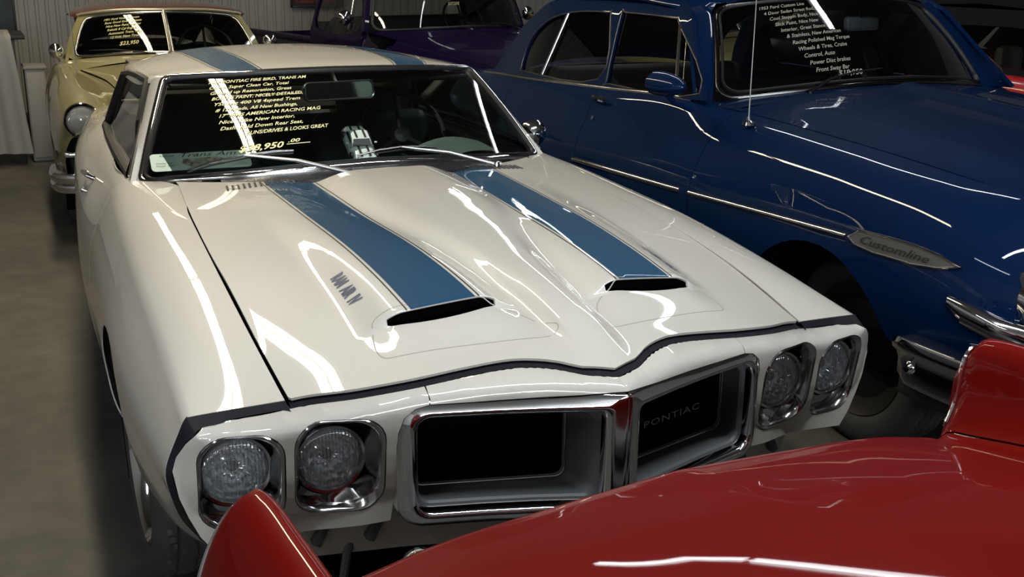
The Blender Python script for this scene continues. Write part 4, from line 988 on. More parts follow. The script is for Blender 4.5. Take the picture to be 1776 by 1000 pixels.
for mir in (True, False):
    sg = -1 if mir else 1
    side_patch('front_fender', BN, 0, 5, BLUE, BC, mir, [bf], h=.026)
    fd = side_patch('front_door', BN, 5, 7.05, BLUE, BC, mir); rd = side_patch('rear_door', BN, 7.05, 8.25, BLUE, BC, mir)
    side_patch('quarter_panel', BN, 8.25, 11, BLUE, BC, mir, [br], h=.035)
    for (cy, rr_) in ((.02, .385), (2.92, .34)):
        hh = arch(cy, .335, rr_)[:(-8 if cy < 1 else None)]; x1 = .90 if cy < 1 else .92
        loft('wheel_well', [[(sg*x1, a, b) for a, b in hh], [(sg*.52, a, b) for a, b in hh]], VOID, BC, closed=False)
    # belt moulding and side trim
    P, N = on_fn(BN.met, [(BN.mi(s, 0)[0], .004) for s in np.linspace(6.0, 9.3, 40)], (1, 0, 1))
    strip_on('belt_moulding', P, N, .020, .006, CHROMED, BC, mirror=mir)
    tr = net_inverse(BN, [(y, float(np.interp(y, [-.13, .74, 1.70, 2.3], [.774, .748, .722, .712]))) for y in np.linspace(-.12, 1.70, 60)])
    for lo, hi, par in ((0, 29, None), (30, 60, None)):
        P, N = on_fn(BN.met, tr[lo:hi], (1, 0, 0)); strip_on('side_trim', P, N, .022, .010, CHROME, BC, mirror=mir)
    # spear medallion with script
    sp = [(-.13, .775), (-.165, .802), (-.25, .806), (-.40, .806), (-.49, .797), (-.565, .781), (-.49, .762), (-.40, .752), (-.25, .751), (-.165, .757)]
    ii = net_inverse(BN, sp); 
    MD = patch('side_medallion', BN.met, ii, mat('dull_grey_medallion', (.13, .13, .12), .4, .6), BC, h=.02, th=.0, ref=(1, 0, 0), mirror=mir, offset=.003)
    P, N = on_fn(BN.met, resample(ii, .02), (1, 0, 0)); strip_on('medallion_rim', P, N, .008, .008, CHROME, MD, mirror=mir, closed=True)
    def tf(a, b, mir=mir):
        yy = (-.18-a) if mir else (-.50+a); q = net_inverse(BN, list(zip(yy, .768+b-.0*a))); q = np.array(q); P = BN.met(q[:, 0], q[:, 1]); return P*[-1, 1, 1] if mir else P
    text_mesh('trim_lettering', 'Customline', tf, .034, BLACK, MD, shear=.35, sx=1.75, off=.006, ref=(sg, 0, 0))
    # greenhouse side
    GS = lambda p, q: np.stack([.832-.40*(q-1.03)-.05*sst(2.4, 3.0, p)-.35*np.maximum(q-1.38, 0), p, q], -1)
    w1 = [(.925, 1.095), (1.24, 1.335), (1.32, 1.362), (1.70, 1.365), (1.745, 1.35), (1.66, 1.075), (1.62, 1.062)]
    w2 = [(1.74, 1.07), (1.835, 1.34), (1.88, 1.358), (2.15, 1.35), (2.38, 1.315), (2.52, 1.255), (2.60, 1.17), (2.58, 1.05), (2.50, 1.035)]
    w1s = smooth_poly(w1, 4); w2s = smooth_poly(w2, 4)
    og = [(.875, 1.075), (1.06, 1.25), (1.21, 1.40), (1.32, 1.445), (1.9, 1.455), (2.3, 1.43), (2.55, 1.37), (2.78, 1.25), (2.92, 1.10), (3.0, .985), (2.45, 1.008), (1.65, 1.043), (.98, 1.068)]
    GP = patch('cabin_side', GS, og, BLUE, BC, holes=[w1s, w2s], h=.03, th=.02, ref=(1, 0, .3), mirror=mir)
    for w_ in (w1s, w2s):
        g_ = patch('door_window', lambda p, q: GS(p, q)-np.array([.012, 0, 0]), w_, GLASSD, BC, h=.06, th=0, ref=(1, 0, .3), mirror=mir)
        P, N = on_fn(GS, w_, (1, 0, .3)); strip_on('window_trim', P, N, .008, .003, mat('black_satin_trim', (.02, .02, .022), .3), GP, closed=True, mirror=mir)
    for (a, b) in (((1.085, 1.085), (1.235, 1.335)), ((2.30, 1.04), (2.26, 1.335))):
        P, N = on_fn(GS, [a, b], (1, 0, .3)); strip_on('window_divider', P, N, .016, .010, CHROME, GP, mirror=mir)
    # handle and lock
    def on_side(y, z): q = net_inverse(BN, [(y, z)]); P, N = on_fn(BN.met, q, (1, 0, 0)); return Vector(P[0])*1.0, Vector(N[0])
    p0, n0 = on_side(1.60, .992); 
    pts = [p0+n0*.006+Vector((0, .06, 0)), p0+n0*.03+Vector((0, .045, 0)), p0+n0*.032+Vector((0, -.03, .0)), p0+n0*.022+Vector((0, -.075, 0))]
    MB().tube(sgn([tuple(p) for p in pts], sg), [.012, .008, .007, .005], 8).build('door_handle', CHROME, fd)
    p0, n0 = on_side(1.62, .915); MB().tube(sgn([tuple(p0), tuple(p0+n0*.008)], sg), .010, 10).build('door_lock', CHROME, fd)
    # rocket shaped mirror on the front door
    mb = MB(); prof = [(.0, -.105), (.018, -.095), (.036, -.06), (.048, -.01), (.053, .04), (.052, .075), (.046, .08), (.044, .070)]
    mb.add(*lathe_vf([(r, -a) for r, a in prof], 24)); mo = mb.build('door_mirror', BLUE, BC); mo.location = (sg*.985, .865, 1.142)
    mb = MB(); mb.add(*lathe_vf([(.001, -.072), (.044, -.070)], 24)); mb.build('mirror_glass', CHROME, mo)
    MB().tube([(0, 0, -.04), (-sg*.02, -.01, -.075), (-sg*.085, -.02, -.10)], [.014, .010, .022], 10).build('mirror_stalk', BLUE, mo)
    mo.scale = (1.15, 1.0, .88)
    # headlamp with visor ring, wing shaped parking lamp
    headlamp(BC, (sg*.728, -.775, .708), .088, name='headlamp', ringw=.026, hd=.12, bulge=.02)
    c0 = smooth_poly([p for p in BS[0]], 3, closed=False)+[np.array((.60, -.70, .55))]; cc_ = np.array((.728, -.752, .70))
    loft('headlamp_housing', [[(sg*x, y, z) for x, y, z in c0], [tuple(np.array((sg*1., 1, 1))*(cc_+(np.array(p)-cc_)*.55+np.array((0, -.02, 0)))) for p in c0]], BLUE, BC, cap1=True, smooth_angle=60)
    P0 = [(.905, -.545, .676), (.905, -.60, .668), (.875, -.70, .642), (.81, -.78, .618), (.72, -.83, .605), (.60, -.86, .595)]
    hh_ = [.022, .029, .032, .034, .036, .036]; ww_ = [.014, .022, .028, .032, .034, .034]
    lo_ = []
    for (x, y, z), h_, w_ in zip(P0, hh_, ww_):
        nn = Vector((x-.45, y+.35, 0)).normalized()
        lo_.append([tuple(Vector((sg*x, y, z))+Vector((sg*nn.x, nn.y, 0))*(w_*math.cos(a))+Vector((0, 0, h_*math.sin(a)))) for a in np.linspace(0, 2*PI, 17)[:-1]])
    PL = loft('parking_lamp', lo_, CHROME, BC, cap0=True, cap1=True, smooth_angle=60)
    lo_ = []
    for (x, y, z), h_, w_ in list(zip(P0, hh_, ww_))[1:5]:
        nn = Vector((x-.45, y+.35, 0)).normalized()
        lo_.append([tuple(Vector((sg*x, y, z-.016))+Vector((sg*nn.x, nn.y, 0))*(w_*.97*math.cos(a))+Vector((0, 0, h_*.75*math.sin(a)))) for a in np.linspace(0, 2*PI, 17)[:-1]])
    loft('lamp_underside', lo_, BLACK, PL, cap0=True, cap1=True, smooth_angle=60)
    for cy in (0, 2.92): wheel(BC, (sg*.655, cy, .335), .335, .175, sg, 'dark')
# nose, grille, bumper
nx_ = np.linspace(-.60, .60, 30)
loft('nose_panel', [[(x, -.795+.045*(abs(x)/.6)**2, .885-.03*(abs(x)/.6)**2) for x in nx_], [(x, -.83+.05*(abs(x)/.6)**2, .84) for x in nx_], [(x, -.82+.05*(abs(x)/.6)**2, .77) for x in nx_], [(x, -.80+.05*(abs(x)/.6)**2, .72) for x in nx_]], BLUE, BC, closed=False)
MB().box((0, -.70, .60), (1.64, .10, .40), .02).build('grille_backing', mat('dark_grey_grille_cavity', (.02, .022, .025), .6), BC)
for i in range(9): MB().box((-.52+i*.13, -.775, .66), (.02, .04, .10), .006).build('grille_tooth', CHROMED, BC)
MB().tube([(x, -.88+.05*(abs(x)/.6)**2, .595) for x in np.linspace(-.60, .60, 20)], .030, 12).build('grille_bar', CHROME, BC)
mb = MB(); mb.add(*lathe_vf([(0, .13), (.03, .12), (.06, .08), (.075, .0), (.075, -.06)], 28)); o = mb.build('grille_spinner', CHROME, BC); o.location = (0, -.90, .60)
path = [(-.930, -.41), (-.945, -.47), (-.945, -.60), (-.93, -.72), (-.88, -.83), (-.78, -.90), (-.5, -.95), (0, -.97)]; path = path+[(-x, y) for x, y in path[-2::-1]]
path = smooth_poly(path, 5, closed=False)
sec = [(-.045, .395), (-.005, .400), (.004, .42), (.004, .47), (.012, .50), (.026, .515), (.030, .532), (.022, .548), (.0, .556), (-.04, .556)]
lo_ = []
for i, p in enumerate(path):
    a = path[max(0, i-1)]; b = path[min(len(path)-1, i+1)]; t = np.array([b[0]-a[0], b[1]-a[1]]); t = t/np.linalg.norm(t); n_ = np.array([t[1], -t[0]])
    if np.dot(n_, np.array([p[0], p[1]+.3])) < 0: n_ = -n_
    ef = min(1, .25+.22*min(i, len(path)-1-i)); lo_.append([(p[0]+n_[0]*d, p[1]+n_[1]*d, .475+(z-.475)*min(1, .75+ef*.25)) for d, z in sec])
BB = loft('front_bumper', lo_, CHROME, BC, closed=False, smooth_angle=40)
loft('front_valance', [[(x*.97, y+.02, .42) for x, y in path], [(x*.95, y+.04, .36) for x, y in path], [(x*.90, y+.10, .32) for x, y in path]], mat('dark_blue_grey_valance', (.03, .035, .045), .4), BC, closed=False)
for sg in (-1, 1):
    o = MB().add(*lathe_vf([(0, .014), (.012, .012), (.018, .004), (.02, 0)], 20)).build('bumper_bolt', CHROME, BB); o.location = (sg*.952, -.475, .462); o.rotation_euler = (0, 0, sg*PI/2)
loft('rear_bumper', [[(-x_, 3.93-.06*abs(x_/.8)**3+d, z) for x_ in np.linspace(-.84, .84, 20)] for d, z in ((0, .40), (.03, .42), (.035, .50), (.02, .54), (-.02, .545))], CHROME, BC, closed=False)
BWF = ws_maker(.715, .560, .735, .960, 1.130, 1.060, 1.09, 1.245, 1.462, 1.412, .02)
BWS = scaled(BWF, .715, .47)
patch('windscreen', BWS, rrect(-.695, .695, .012, .458, .07, 6), GLASSD, BC, h=.05, th=0, ref=(0, -1, 1))
fr = densify(rrect(-.705, .705, .004, .468, .07, 6), 5); P, N = on_fn(BWS, fr, (0, -1, 1)); strip_on('windscreen_trim', P, N, .022, .007, mat('dim_dark_chrome', (.12, .12, .12), .2, 1), BC, closed=True)
fr = densify(rrect(-.686, .686, .022, .450, .065, 6), 5); P, N = on_fn(BWS, fr, (0, -1, 1)); strip_on('windscreen_seal', P, N, .012, .012, BLACK, BC, closed=True)
cow = [[tuple(p+np.array([0, 0, -.006])) for p in BWF(np.linspace(-1, 1, 40), np.zeros(40))], [(x*1.02, .67+.13*(abs(x)/.7)**2, float(fz(.75)[0])+(1.108-float(fz(.75)[0]))*(1-(abs(x)/.73)**2.2)) for x in np.linspace(-.715, .715, 40)]]
loft('cowl_panel', cow, BLUE, BC, closed=False)
for sg in (-1, 1):
    loft('cowl_corner', [sgn([(.700, .74, 1.050), (.715, .85, 1.06), (.715, .96, 1.060)], sg), sgn([(.73, .74, 1.047), (.765, .85, 1.054), (.812, .985, 1.068)], sg)], BLUE, BC, closed=False)
    A_ = []
    for v in np.linspace(0, 1, 10):
        p = BWF(np.array([1.0]), np.array([v]))[0]; q = np.array([.818, .94, 1.066])*(1-v)+np.array([.675, 1.26, 1.402])*v
        A_.append([(sg*p[0], p[1], p[2]), tuple(np.array([sg*(p[0]+q[0])/2+sg*.012, (p[1]+q[1])/2-.02, (p[2]+q[2])/2+.006])), (sg*q[0], q[1], q[2]), (sg*(q[0]-.02), q[1]+.03, q[2]-.01)])
    loft('windscreen_pillar', A_, BLUE, BC, closed=True, cap0=True, cap1=True, smooth_angle=60)
RFB = []
for y, zc, we, ze in ((1.085, 1.468, .560, 1.418), (1.25, 1.51, .655, 1.43), (1.6, 1.545, .675, 1.452), (2.1, 1.535, .67, 1.440), (2.5, 1.47, .65, 1.375), (2.8, 1.36, .62, 1.24), (3.02, 1.20, .60, 1.09), (3.14, 1.04, .60, .99)):
    RFB.append([(we*a, y+(.14*a**2.4 if y < 1.1 else .05*a**2 if y < 1.3 else -.10*a**2 if y > 2.9 else 0), zc-(zc-ze)*a**2.8) for a in (0, .3, .6, .8, .92, 1.0)]+[(we+.012, y+(.14 if y < 1.1 else .05 if y < 1.3 else -.10 if y > 2.9 else 0), ze-.03)])
BRN = Net(RFB)
def sym(net):
    def f(u, v): r = net.met(v, np.abs(u)); r[:, 0] *= np.where(u < 0, -1, 1); return r
    return f
patch('roof', sym(BRN), [(-BRN.lt, 0), (BRN.lt, 0), (BRN.lt, BRN.ls), (-BRN.lt, BRN.ls)], BLUE, BC, h=.045, th=.006, ref=(0, 0, 1), holes=[[(-.50, BRN.mi(4.6, 0)[0]), (.50, BRN.mi(4.6, 0)[0]), (.50, BRN.mi(6.6, 0)[0]), (-.50, BRN.mi(6.6, 0)[0])]])
patch('rear_window', sym(BRN), [(-.50, BRN.mi(4.6, 0)[0]), (.50, BRN.mi(4.6, 0)[0]), (.50, BRN.mi(6.6, 0)[0]), (-.50, BRN.mi(6.6, 0)[0])], GLASSD, BC, h=.05, th=0, ref=(0, 0, 1), offset=-.004)
loft('trunk_lid', [[(x*(1+.13*0), 3.04, .99+.02*(1-(x/.62)**2)) for x in np.linspace(-.80, .80, 16)], [(x, 3.5, .945+.03*(1-(x/.7)**2)) for x in np.linspace(-.70, .70, 16)], [(x, 3.85, .865+.02*(1-(x/.6)**2)) for x in np.linspace(-.60, .60, 16)], [(x*1.2, 3.92, .70) for x in np.linspace(-.60, .60, 16)], [(x*1.2, 3.90, .48) for x in np.linspace(-.60, .60, 16)]], BLUE, BC, closed=False)
MB().box((0, 1.6, .36), (1.5, 4.2, .14), .02).build('chassis', VOID, BC)
MB().box((0, .10, .62), (1.0, 1.2, .36), .02).build('engine_bay', VOID, BC)
dl = [[(x*.95, y+.03, z-.02) for x, y, z in BWF(np.linspace(-1, 1, 30), np.zeros(30))], [(x*.95, 1.10, 1.00) for x in np.linspace(-.71, .71, 30)], [(x*.95, 1.15, .70) for x in np.linspace(-.71, .71, 30)]]
loft('dashboard', dl, INTER, BC, closed=False)
for y in (1.85, 2.75):
    MB().box((0, y, .78), (1.35, .16, .50), .06, Matrix.Rotation(math.radians(-10), 4, 'X'), 3).build('bench_backrest', INTER, BC)
    MB().box((0, y-.25, .55), (1.35, .5, .16), .05, None, 3).build('bench_cushion', INTER, BC)
o = steering(BC, (.36, 1.28, 1.105), .20, 35, BLACK)
im = MB().box((0, 0, 0), (.21, .02, .062), .018, None, 4).build('inside_mirror', mat('pale_mirror_back', (.42, .47, .52), .35, .2), BC); im.location = (.20, 1.20, 1.335); im.rotation_euler = (math.radians(-6), 0, math.radians(10))
MB().tube([(0, 0, .01), (-.012, .0, .05), (-.02, -.005, .105)], [.010, .005, .008], 8).build('mirror_stem', CHROMED, im)
writing(BWS, ['1953 Ford Custom Line', '4 Door Sedan Street Rod,', 'Cool Steppin Body, Nice', 'Slick Paint, Nice New', 'Interior, Great Stance', '& Stainless, New American', 'Racing Polished Mag Torque', 'Wheels & Tires, Cruise', 'Control, Auto', 'Power Disc brakes', 'Front Sway Bar'], -.515, .405, .026, .0335, WRITED, BC, dx=.017, slope=.03, sx=.92)
writing(BWS, ['$19,950'], -.255, .045, .034, .03, WRITED, BC)
def bws(x, q, off=.012): P, N = on_fn(BWS, [(x, q)], (0, -1, 1)); return tuple(P[0]+N[0]*off)
wp = MB().tube([(-.405, .755, 1.105), bws(-.30, .03), bws(-.20, .05), bws(-.05, .06)], [.007, .006, .004, .003], 6).build('wiper', CHROMED, BC)
mb = MB().add(*lathe_vf([(0, .03), (.008, .028), (.010, .018), (.020, .012), (.024, 0)], 16)); an = mb.build('antenna_base', CHROME, BC); an.matrix_local = Matrix.Translation((-.800, .60, 1.018)) @ Matrix.Rotation(-PI/2, 4, 'X')
MB().tube([(-.800, .60, 1.04), (-.792, .615, 1.60)], [.0026, .0012], 6).build('antenna', mat('dull_antenna_metal', (.25, .25, .25), .5, .6), BC)

# ================================================================== RED CAR WITH TAIL FINS (rear end faces the white car)
RC = empty('finned_car', (-.182, -1.535, 0), .045, 'deep red car with tail fins in the foreground, tail towards the white car', 'car')
def redrow(v, zc, ze, fz_, fi, wd, drop=0.0):
    """v: along (rear 0, front negative); zc centre deck z; ze deck edge z; fz_ fin height"""
    return [(0, v, zc), (.22, v, zc-.012), (.42, v, zc-(zc-ze)*.45), (.54, v, zc-(zc-ze)*.82), (.605, v, ze), (.642, v, ze+(fz_-ze)*.35), (.657, v, ze+(fz_-ze)*.90), (.672, v, fz_), (.698, v, fz_-.008), (.730, v, fz_-.05), (.762, v, fz_-.14), (.785, v, .68), (.793, v, .55), (.78, v, .42), (.75, v, .34)]
RR = [redrow(.030, .800, .745, .915, 0, 0), redrow(.012, .824, .762, .940, 0, 0), redrow(-.03, .838, .772, .950, 0, 0), redrow(-.15, .866, .800, .953, 0, 0), redrow(-.35, .905, .838, .955, 0, 0), redrow(-.60, .935, .872, .955, 0, 0), redrow(-.90, .945, .895, .952, 0, 0), redrow(-1.25, .945, .91, .945, 0, 0)]
RN = Net(RR)
rl = RN.mi(0, 4)[1]
seam_y0 = RN.mi(.9, 0)[0]
REDBODY = []
arch_r = net_inverse(RN, arch(-.95, .33, .35)); LR = RN.lt+.1
rq = [arch_r+[(arch_r[-1][0], LR), (arch_r[0][0], LR)]]
ql = RN.mi(0, 4.15)[1]
for mir in (True, False):
    patch('rear_quarter_with_fin', RN.met, [(0, ql+.004), (RN.ls, ql+.004), (RN.ls, RN.lt), (0, RN.lt)], RED, RC, holes=rq, h=.020, th=.005, ref=(1, 0, .5), mirror=mir)
patch('trunk_lid', sym(RN), [(-ql, 0), (ql, 0), (ql, RN.ls-.15), (-ql, RN.ls-.15)], RED, RC, h=.022, th=.006, ref=(0, 0, 1))
# rear faces
for sg in (-1, 1):
    e = RN(np.zeros(60), np.linspace(4.15, 14, 60)); e2 = [(sg*.66+(sg*x-sg*.66)*.72, y+.02, max(.36, z-.035)) for x, y, z in e]
    ee = [(sg*x, y, z) for x, y, z in e]; V = ee+e2; c_ = (sg*.66, .055, .62); V.append(c_)
    F = [(i, i+1, 60+i+1, 60+i) for i in range(59)]+[(60+i, 61+i, 120) for i in range(59)]
    MB().add(V, F).build('fin_rear_panel', RED, RC, angle=60)
    tp = [(sg*x, y+.004, z) for x, y, z in RN(np.zeros(40)+.1, np.linspace(4.6, 10.4, 40))]
    MB().tube(tp, .0045, 8).build('fin_chrome_edge', CHROME, RC)
    mb = MB(); mb.add(*lathe_vf([(0, .06), (.022, .055), (.036, .03), (.040, .0), (.050, -.004), (.055, -.012), (.052, -.03)], 28)); o = mb.build('tail_lamp', CHROME, RC); o.rotation_euler = (0, 0, PI); o.location = (sg*.705, .045, .742); o.scale = (.8, .8, .8)
    mb = MB(); mb.add(*lathe_vf([(0, .055), (.02, .05), (.038, .03), (.045, 0), (.046, -.05)], 28)); o = mb.build('backup_lamp', CHROME, RC); o.rotation_euler = (0, 0, PI); o.location = (sg*.415, .075, .716); o.scale = (.8, .8, .8)
nx_ = np.linspace(-.60, .60, 40)
er = sym(RN)(nx_, np.zeros(40))
loft('rear_panel', [[tuple(p) for p in er], [(x, y+.016, z-.030) for x, y, z in er], [(x, .05, min(z-.06, .74)) for x, y, z in er], [(x, .045, .60) for x, y, z in er], [(x, .03, .45) for x, y, z in er]], RED, RC, closed=False, smooth_angle=60)
path = smooth_poly([(-.80, -.25), (-.80, -.02), (-.74, .10), (-.5, .14), (0, .16), (.5, .14), (.74, .10), (.80, -.02), (.80, -.25)], 6, closed=False); lo_ = []
for i, p in enumerate(path):
    a = path[max(0, i-1)]; b = path[min(len(path)-1, i+1)]; t = np.array([b[0]-a[0], b[1]-a[1]]); t = t/np.linalg.norm(t); n_ = np.array([-t[1], t[0]])
    if np.dot(n_, np.array([p[0], p[1]+.3])) < 0: n_ = -n_
    lo_.append([(p[0]+n_[0]*d, p[1]+n_[1]*d, z) for d, z in ((-.03, .40), (.0, .40), (.02, .43), (.025, .48), (.015, .53), (-.02, .545))])
loft('rear_bumper', lo_, CHROME, RC, closed=False, smooth_angle=50)
for sg in (-1, 1):
    wheel(RC, (sg*.655, -.95, .325), .325, .18, sg, 'hub'); wheel(RC, (sg*.655, -3.45, .325), .325, .18, sg, 'hub')
    hh = arch(-.95, .33, .35); loft('wheel_well', [[(sg*.75, a, b) for a, b in hh], [(sg*.48, a, b) for a, b in hh]], VOID, RC, closed=False)
# front half of the body: doors, hood, cockpit
FR = []
for y, w_, zt in ((-1.254, 1.0, .945), (-1.8, 1.0, .92), (-2.4, 1.0, .90), (-2.9, .99, .90), (-3.4, .97, .88), (-3.9, .92, .83), (-4.1, .80, .72)):
    FR.append([(.40*w_, y, zt+.012), (.58*w_, y, zt+.004), (.66*w_, y, zt), (.70*w_, y, zt-.02), (.745*w_, y, zt-.12), (.775*w_, y, .66), (.785*w_, y, .52), (.77*w_, y, .40), (.74*w_, y, .32)])
FN = Net(FR); ah = net_inverse(FN, arch(-3.45, .33, .35)); ah = [ah+[(ah[-1][0], FN.lt+.1), (ah[0][0], FN.lt+.1)]]
for mir in (True, False):
    side_patch('door', FN, 0, 2.4, RED, RC, mir, h=.05); side_patch('front_fender', FN, 2.4, 6, RED, RC, mir, ah, h=.05)
hx = np.linspace(-.42, .42, 16)
loft('hood', [[(x, y, z+.03*(1-(x/.42)**2)) for x in hx] for y, z in ((-2.5, .91), (-3.0, .91), (-3.5, .88), (-3.9, .83), (-4.12, .72), (-4.15, .45))], RED, RC, closed=False)
loft('cockpit_tub', [[(x*1.0, -1.10, .945) for x in hx], [(x, -1.16, .60) for x in hx], [(x, -1.7, .38) for x in hx], [(x, -2.45, .40) for x in hx], [(x, -2.5, .915) for x in hx]], INTER, RC, closed=False)
for sx in (-.22, .22):
    MB().box((sx, -1.38, .62), (.36, .12, .46), .05, Matrix.Rotation(math.radians(12), 4, 'X'), 3).build('seat_backrest', INTER, RC); MB().box((sx, -1.62, .46), (.36, .40, .12), .04, None, 3).build('seat_cushion', INTER, RC)
wf = ws_maker(.60, .52, 0, .12, .915, .905, .16, .26, 1.10, 1.08, .01)
WFR = lambda u, v: (lambda P: np.stack([P[:, 0], -2.52-(P[:, 1])*-1, P[:, 2]], -1))(wf(u, v))
patch('windscreen', scaled(WFR, .6, .22), rrect(-.58, .58, .01, .21, .04, 4), GLASS, RC, h=.05, th=0)
MB().box((0, -1.9, .34), (1.2, 4.0, .12), .02).build('chassis', VOID, RC)
steering(RC, (-.22, -2.25, .82), .18, 20, BLACK)

# ================================================================== PALE YELLOW COUPE WITH BROWN ROOF
YC = empty('two_tone_sedan', (.058, 4.35, 0), -.03, 'pale yellow-green rounded sedan with brown roof, parked behind at the left', 'car')
YS = [
 [(.40, -.62, .60), (.47, -.64, .62), (.55, -.65, .645), (.64, -.65, .65), (.715, -.63, .62), (.755, -.60, .56), (.77, -.58, .49), (.77, -.58, .42), (.76, -.58, .36)],
 [(.39, -.50, .68), (.47, -.53, .71), (.56, -.55, .745), (.66, -.55, .755), (.735, -.53, .715), (.78, -.51, .63), (.795, -.50, .53), (.79, -.50, .44), (.775, -.50, .36)],
 [(.385, -.35, .70), (.48, -.35, .745), (.57, -.35, .79), (.66, -.35, .80), (.74, -.35, .765), (.79, -.35, .67), (.806, -.35, .56), (.80, -.35, .45), (.78, -.35, .35)],
 [(.41, .0, .765), (.50, .0, .80), (.59, .0, .83), (.67, .0, .84), (.74, .0, .815), (.79, .0, .74), (.812, .0, .62), (.812, .0, .48), (.79, .0, .32)],
 [(.45, .35, .81), (.53, .35, .835), (.61, .35, .855), (.68, .35, .862), (.735, .35, .84), (.785, .35, .76), (.812, .35, .64), (.812, .35, .46), (.78, .35, .28)],
 [(.59, .75, .855), (.62, .75, .868), (.65, .75, .876), (.69, .75, .878), (.735, .75, .86), (.785, .75, .77), (.812, .75, .64), (.81, .75, .45), (.77, .75, .24)],
 [(.66, 1.0, .895), (.67, 1.0, .893), (.685, 1.0, .89), (.705, 1.0, .885), (.74, 1.0, .862), (.786, 1.0, .775), (.812, 1.0, .64), (.81, 1.0, .45), (.77, 1.0, .24)],
 [(.66, 2.0, .89), (.67, 2.0, .888), (.685, 2.0, .885), (.705, 2.0, .88), (.74, 2.0, .855), (.786, 2.0, .77), (.812, 2.0, .64), (.81, 2.0, .45), (.77, 2.0, .24)],
 [(.62, 3.0, .86), (.63, 3.0, .858), (.65, 3.0, .855), (.68, 3.0, .845), (.72, 3.0, .82), (.77, 3.0, .74), (.79, 3.0, .62), (.79, 3.0, .46), (.76, 3.0, .30)],
 [(.42, 3.9, .72), (.46, 3.9, .715), (.50, 3.9, .705), (.55, 3.9, .69), (.60, 3.9, .66), (.65, 3.9, .60), (.67, 3.9, .53), (.67, 3.9, .45), (.65, 3.9, .38)]]
for r_, k_ in ((YS[7], .87), (YS[8], .80), (YS[9], .84)):
    for i_ in range(len(r_)): r_[i_] = (r_[i_][0]*k_, r_[i_][1], r_[i_][2])
YN = Net(YS); yf = arch_hole(YN, .06, .26, .30); yr_ = arch_hole(YN, 2.75, .30, .30)
yx = Fn1([-.66, -.5, -.35, 0, .35, .78], [.36, .388, .383, .408, .448, .600]); yz = Fn1([-.66, -.5, -.35, 0, .35, .78], [.56, .68, .70, .765, .81, .858]); ycz = Fn1([-.72, -.6, -.35, 0, .4, .85], [.62, .74, .81, .865, .90, .925])
def yhood(p, q): u = p/.5; x = u*yx(q); a = np.abs(u); return np.stack([x, q, yz(q)+(ycz(q)-yz(q))*(1-a**2.2)], -1)
patch('hood', yhood, [(x, -.66) for x in np.linspace(-.492, .492, 12)]+[(x, .62+.13*(abs(x)/.5)**2) for x in np.linspace(.492, -.492, 12)], YELLOW, YC, h=.03, th=.006, ref=(0, 0, 1))
YWF = ws_maker(.640, .530, .70, .94, .955, .905, 1.00, 1.14, 1.215, 1.175, .012, 1.6)
YWS = scaled(YWF, .64, .34)
YWM = mat('dull_chrome_frame', (.40, .39, .36), .22, 1.0)
for mir in (True, False):
    sg = -1 if mir else 1
    side_patch('front_fender', YN, 0, 5, YELLOW, YC, mir, [yf], h=.028); side_patch('door', YN, 5, 7, YELLOW, YC, mir, h=.05); side_patch('quarter_panel', YN, 7, 9, YELLOW, YC, mir, [yr_], h=.05)
    for cy in (.06, 2.75):
        wheel(YC, (sg*(.67 if cy < 1 else .56), cy, .30), .30, .16, sg, 'hub'); hh = arch(cy, .28, .30); loft('wheel_well', [[(sg*(.775 if cy < 1 else .64), a, b) for a, b in hh], [(sg*.48, a, b) for a, b in hh]], VOID, YC, closed=False)
    headlamp(YC, (sg*.664, -.625, .705), .078, ringw=.022, hd=.13, bulge=.022)
    # windscreen halves with a centre bar
    ws_o = [(.012, .30), (.012, .20), (.012, .10), (.012, .03), (.014, .010), (.05, .010), (.30, .010), (.55, .012), (.60, .04), (.612, .10), (.606, .26), (.57, .318), (.45, .328), (.05, .332), (.014, .332)]
    ws_o = smooth_poly(ws_o, 3)
    patch('windscreen', YWS, [(sg*a, b) for a, b in ws_o], GLASSD, YC, h=.05, th=0, ref=(0, -1, 1))
    P, N = on_fn(YWS, [(sg*a, b) for a, b in ws_o], (0, -1, 1)); strip_on('windscreen_trim', P, N, .016, .008, YWM, YC, closed=True)
    # outer frame in body colour
    fr_o = [(.60, -.01), (.668, .03), (.675, .15), (.665, .30), (.64, .36), (.0, .36), (.0, .335), (.45, .332), (.575, .322), (.612, .262), (.617, .10), (.604, .035), (.56, .006)]
    patch('windscreen_pillar', YWS, [(sg*a, b) for a, b in fr_o], YELLOW, YC, h=.02, th=.02, ref=(0, -1, 1))
    # side frame and glass
    GSY = lambda p, q: np.stack([.668-.42*(q-.89)-.095*sst(1.1, 2.3, p), p, q], -1)
    sw = smooth_poly([(1.06, .905), (1.20, 1.12), (1.30, 1.145), (1.85, 1.135), (2.20, 1.06), (2.30, .95), (2.2, .90)], 4)
    patch('cabin_side', GSY, [(.93, .893), (1.14, 1.175), (1.25, 1.20), (2.0, 1.185), (2.45, 1.08), (2.75, .90), (2.0, .888), (1.0, .892)], YELLOW, YC, holes=[sw], h=.04, th=.02, ref=(1, 0, .3), mirror=mir)
    patch('door_window', lambda p, q: GSY(p, q)-np.array([.01, 0, 0]), sw, GLASSD, YC, h=.07, th=0, ref=(1, 0, .3), mirror=mir)
    # round chrome mirror on the door
    mb = MB(); mb.add(*lathe_vf([(0, .045), (.025, .04), (.045, .02), (.05, 0), (.046, -.006), (.044, -.002)], 24)); o = mb.build('door_mirror', CHROME, YC); o.location = (-.668 if mir else .775, .96, .962 if mir else 1.005)
    o.location.x = sg*.715; MB().tube([(0, 0, -.02), (-sg*.02, .0, -.07)], .008, 8).build('mirror_stalk', CHROME, o)
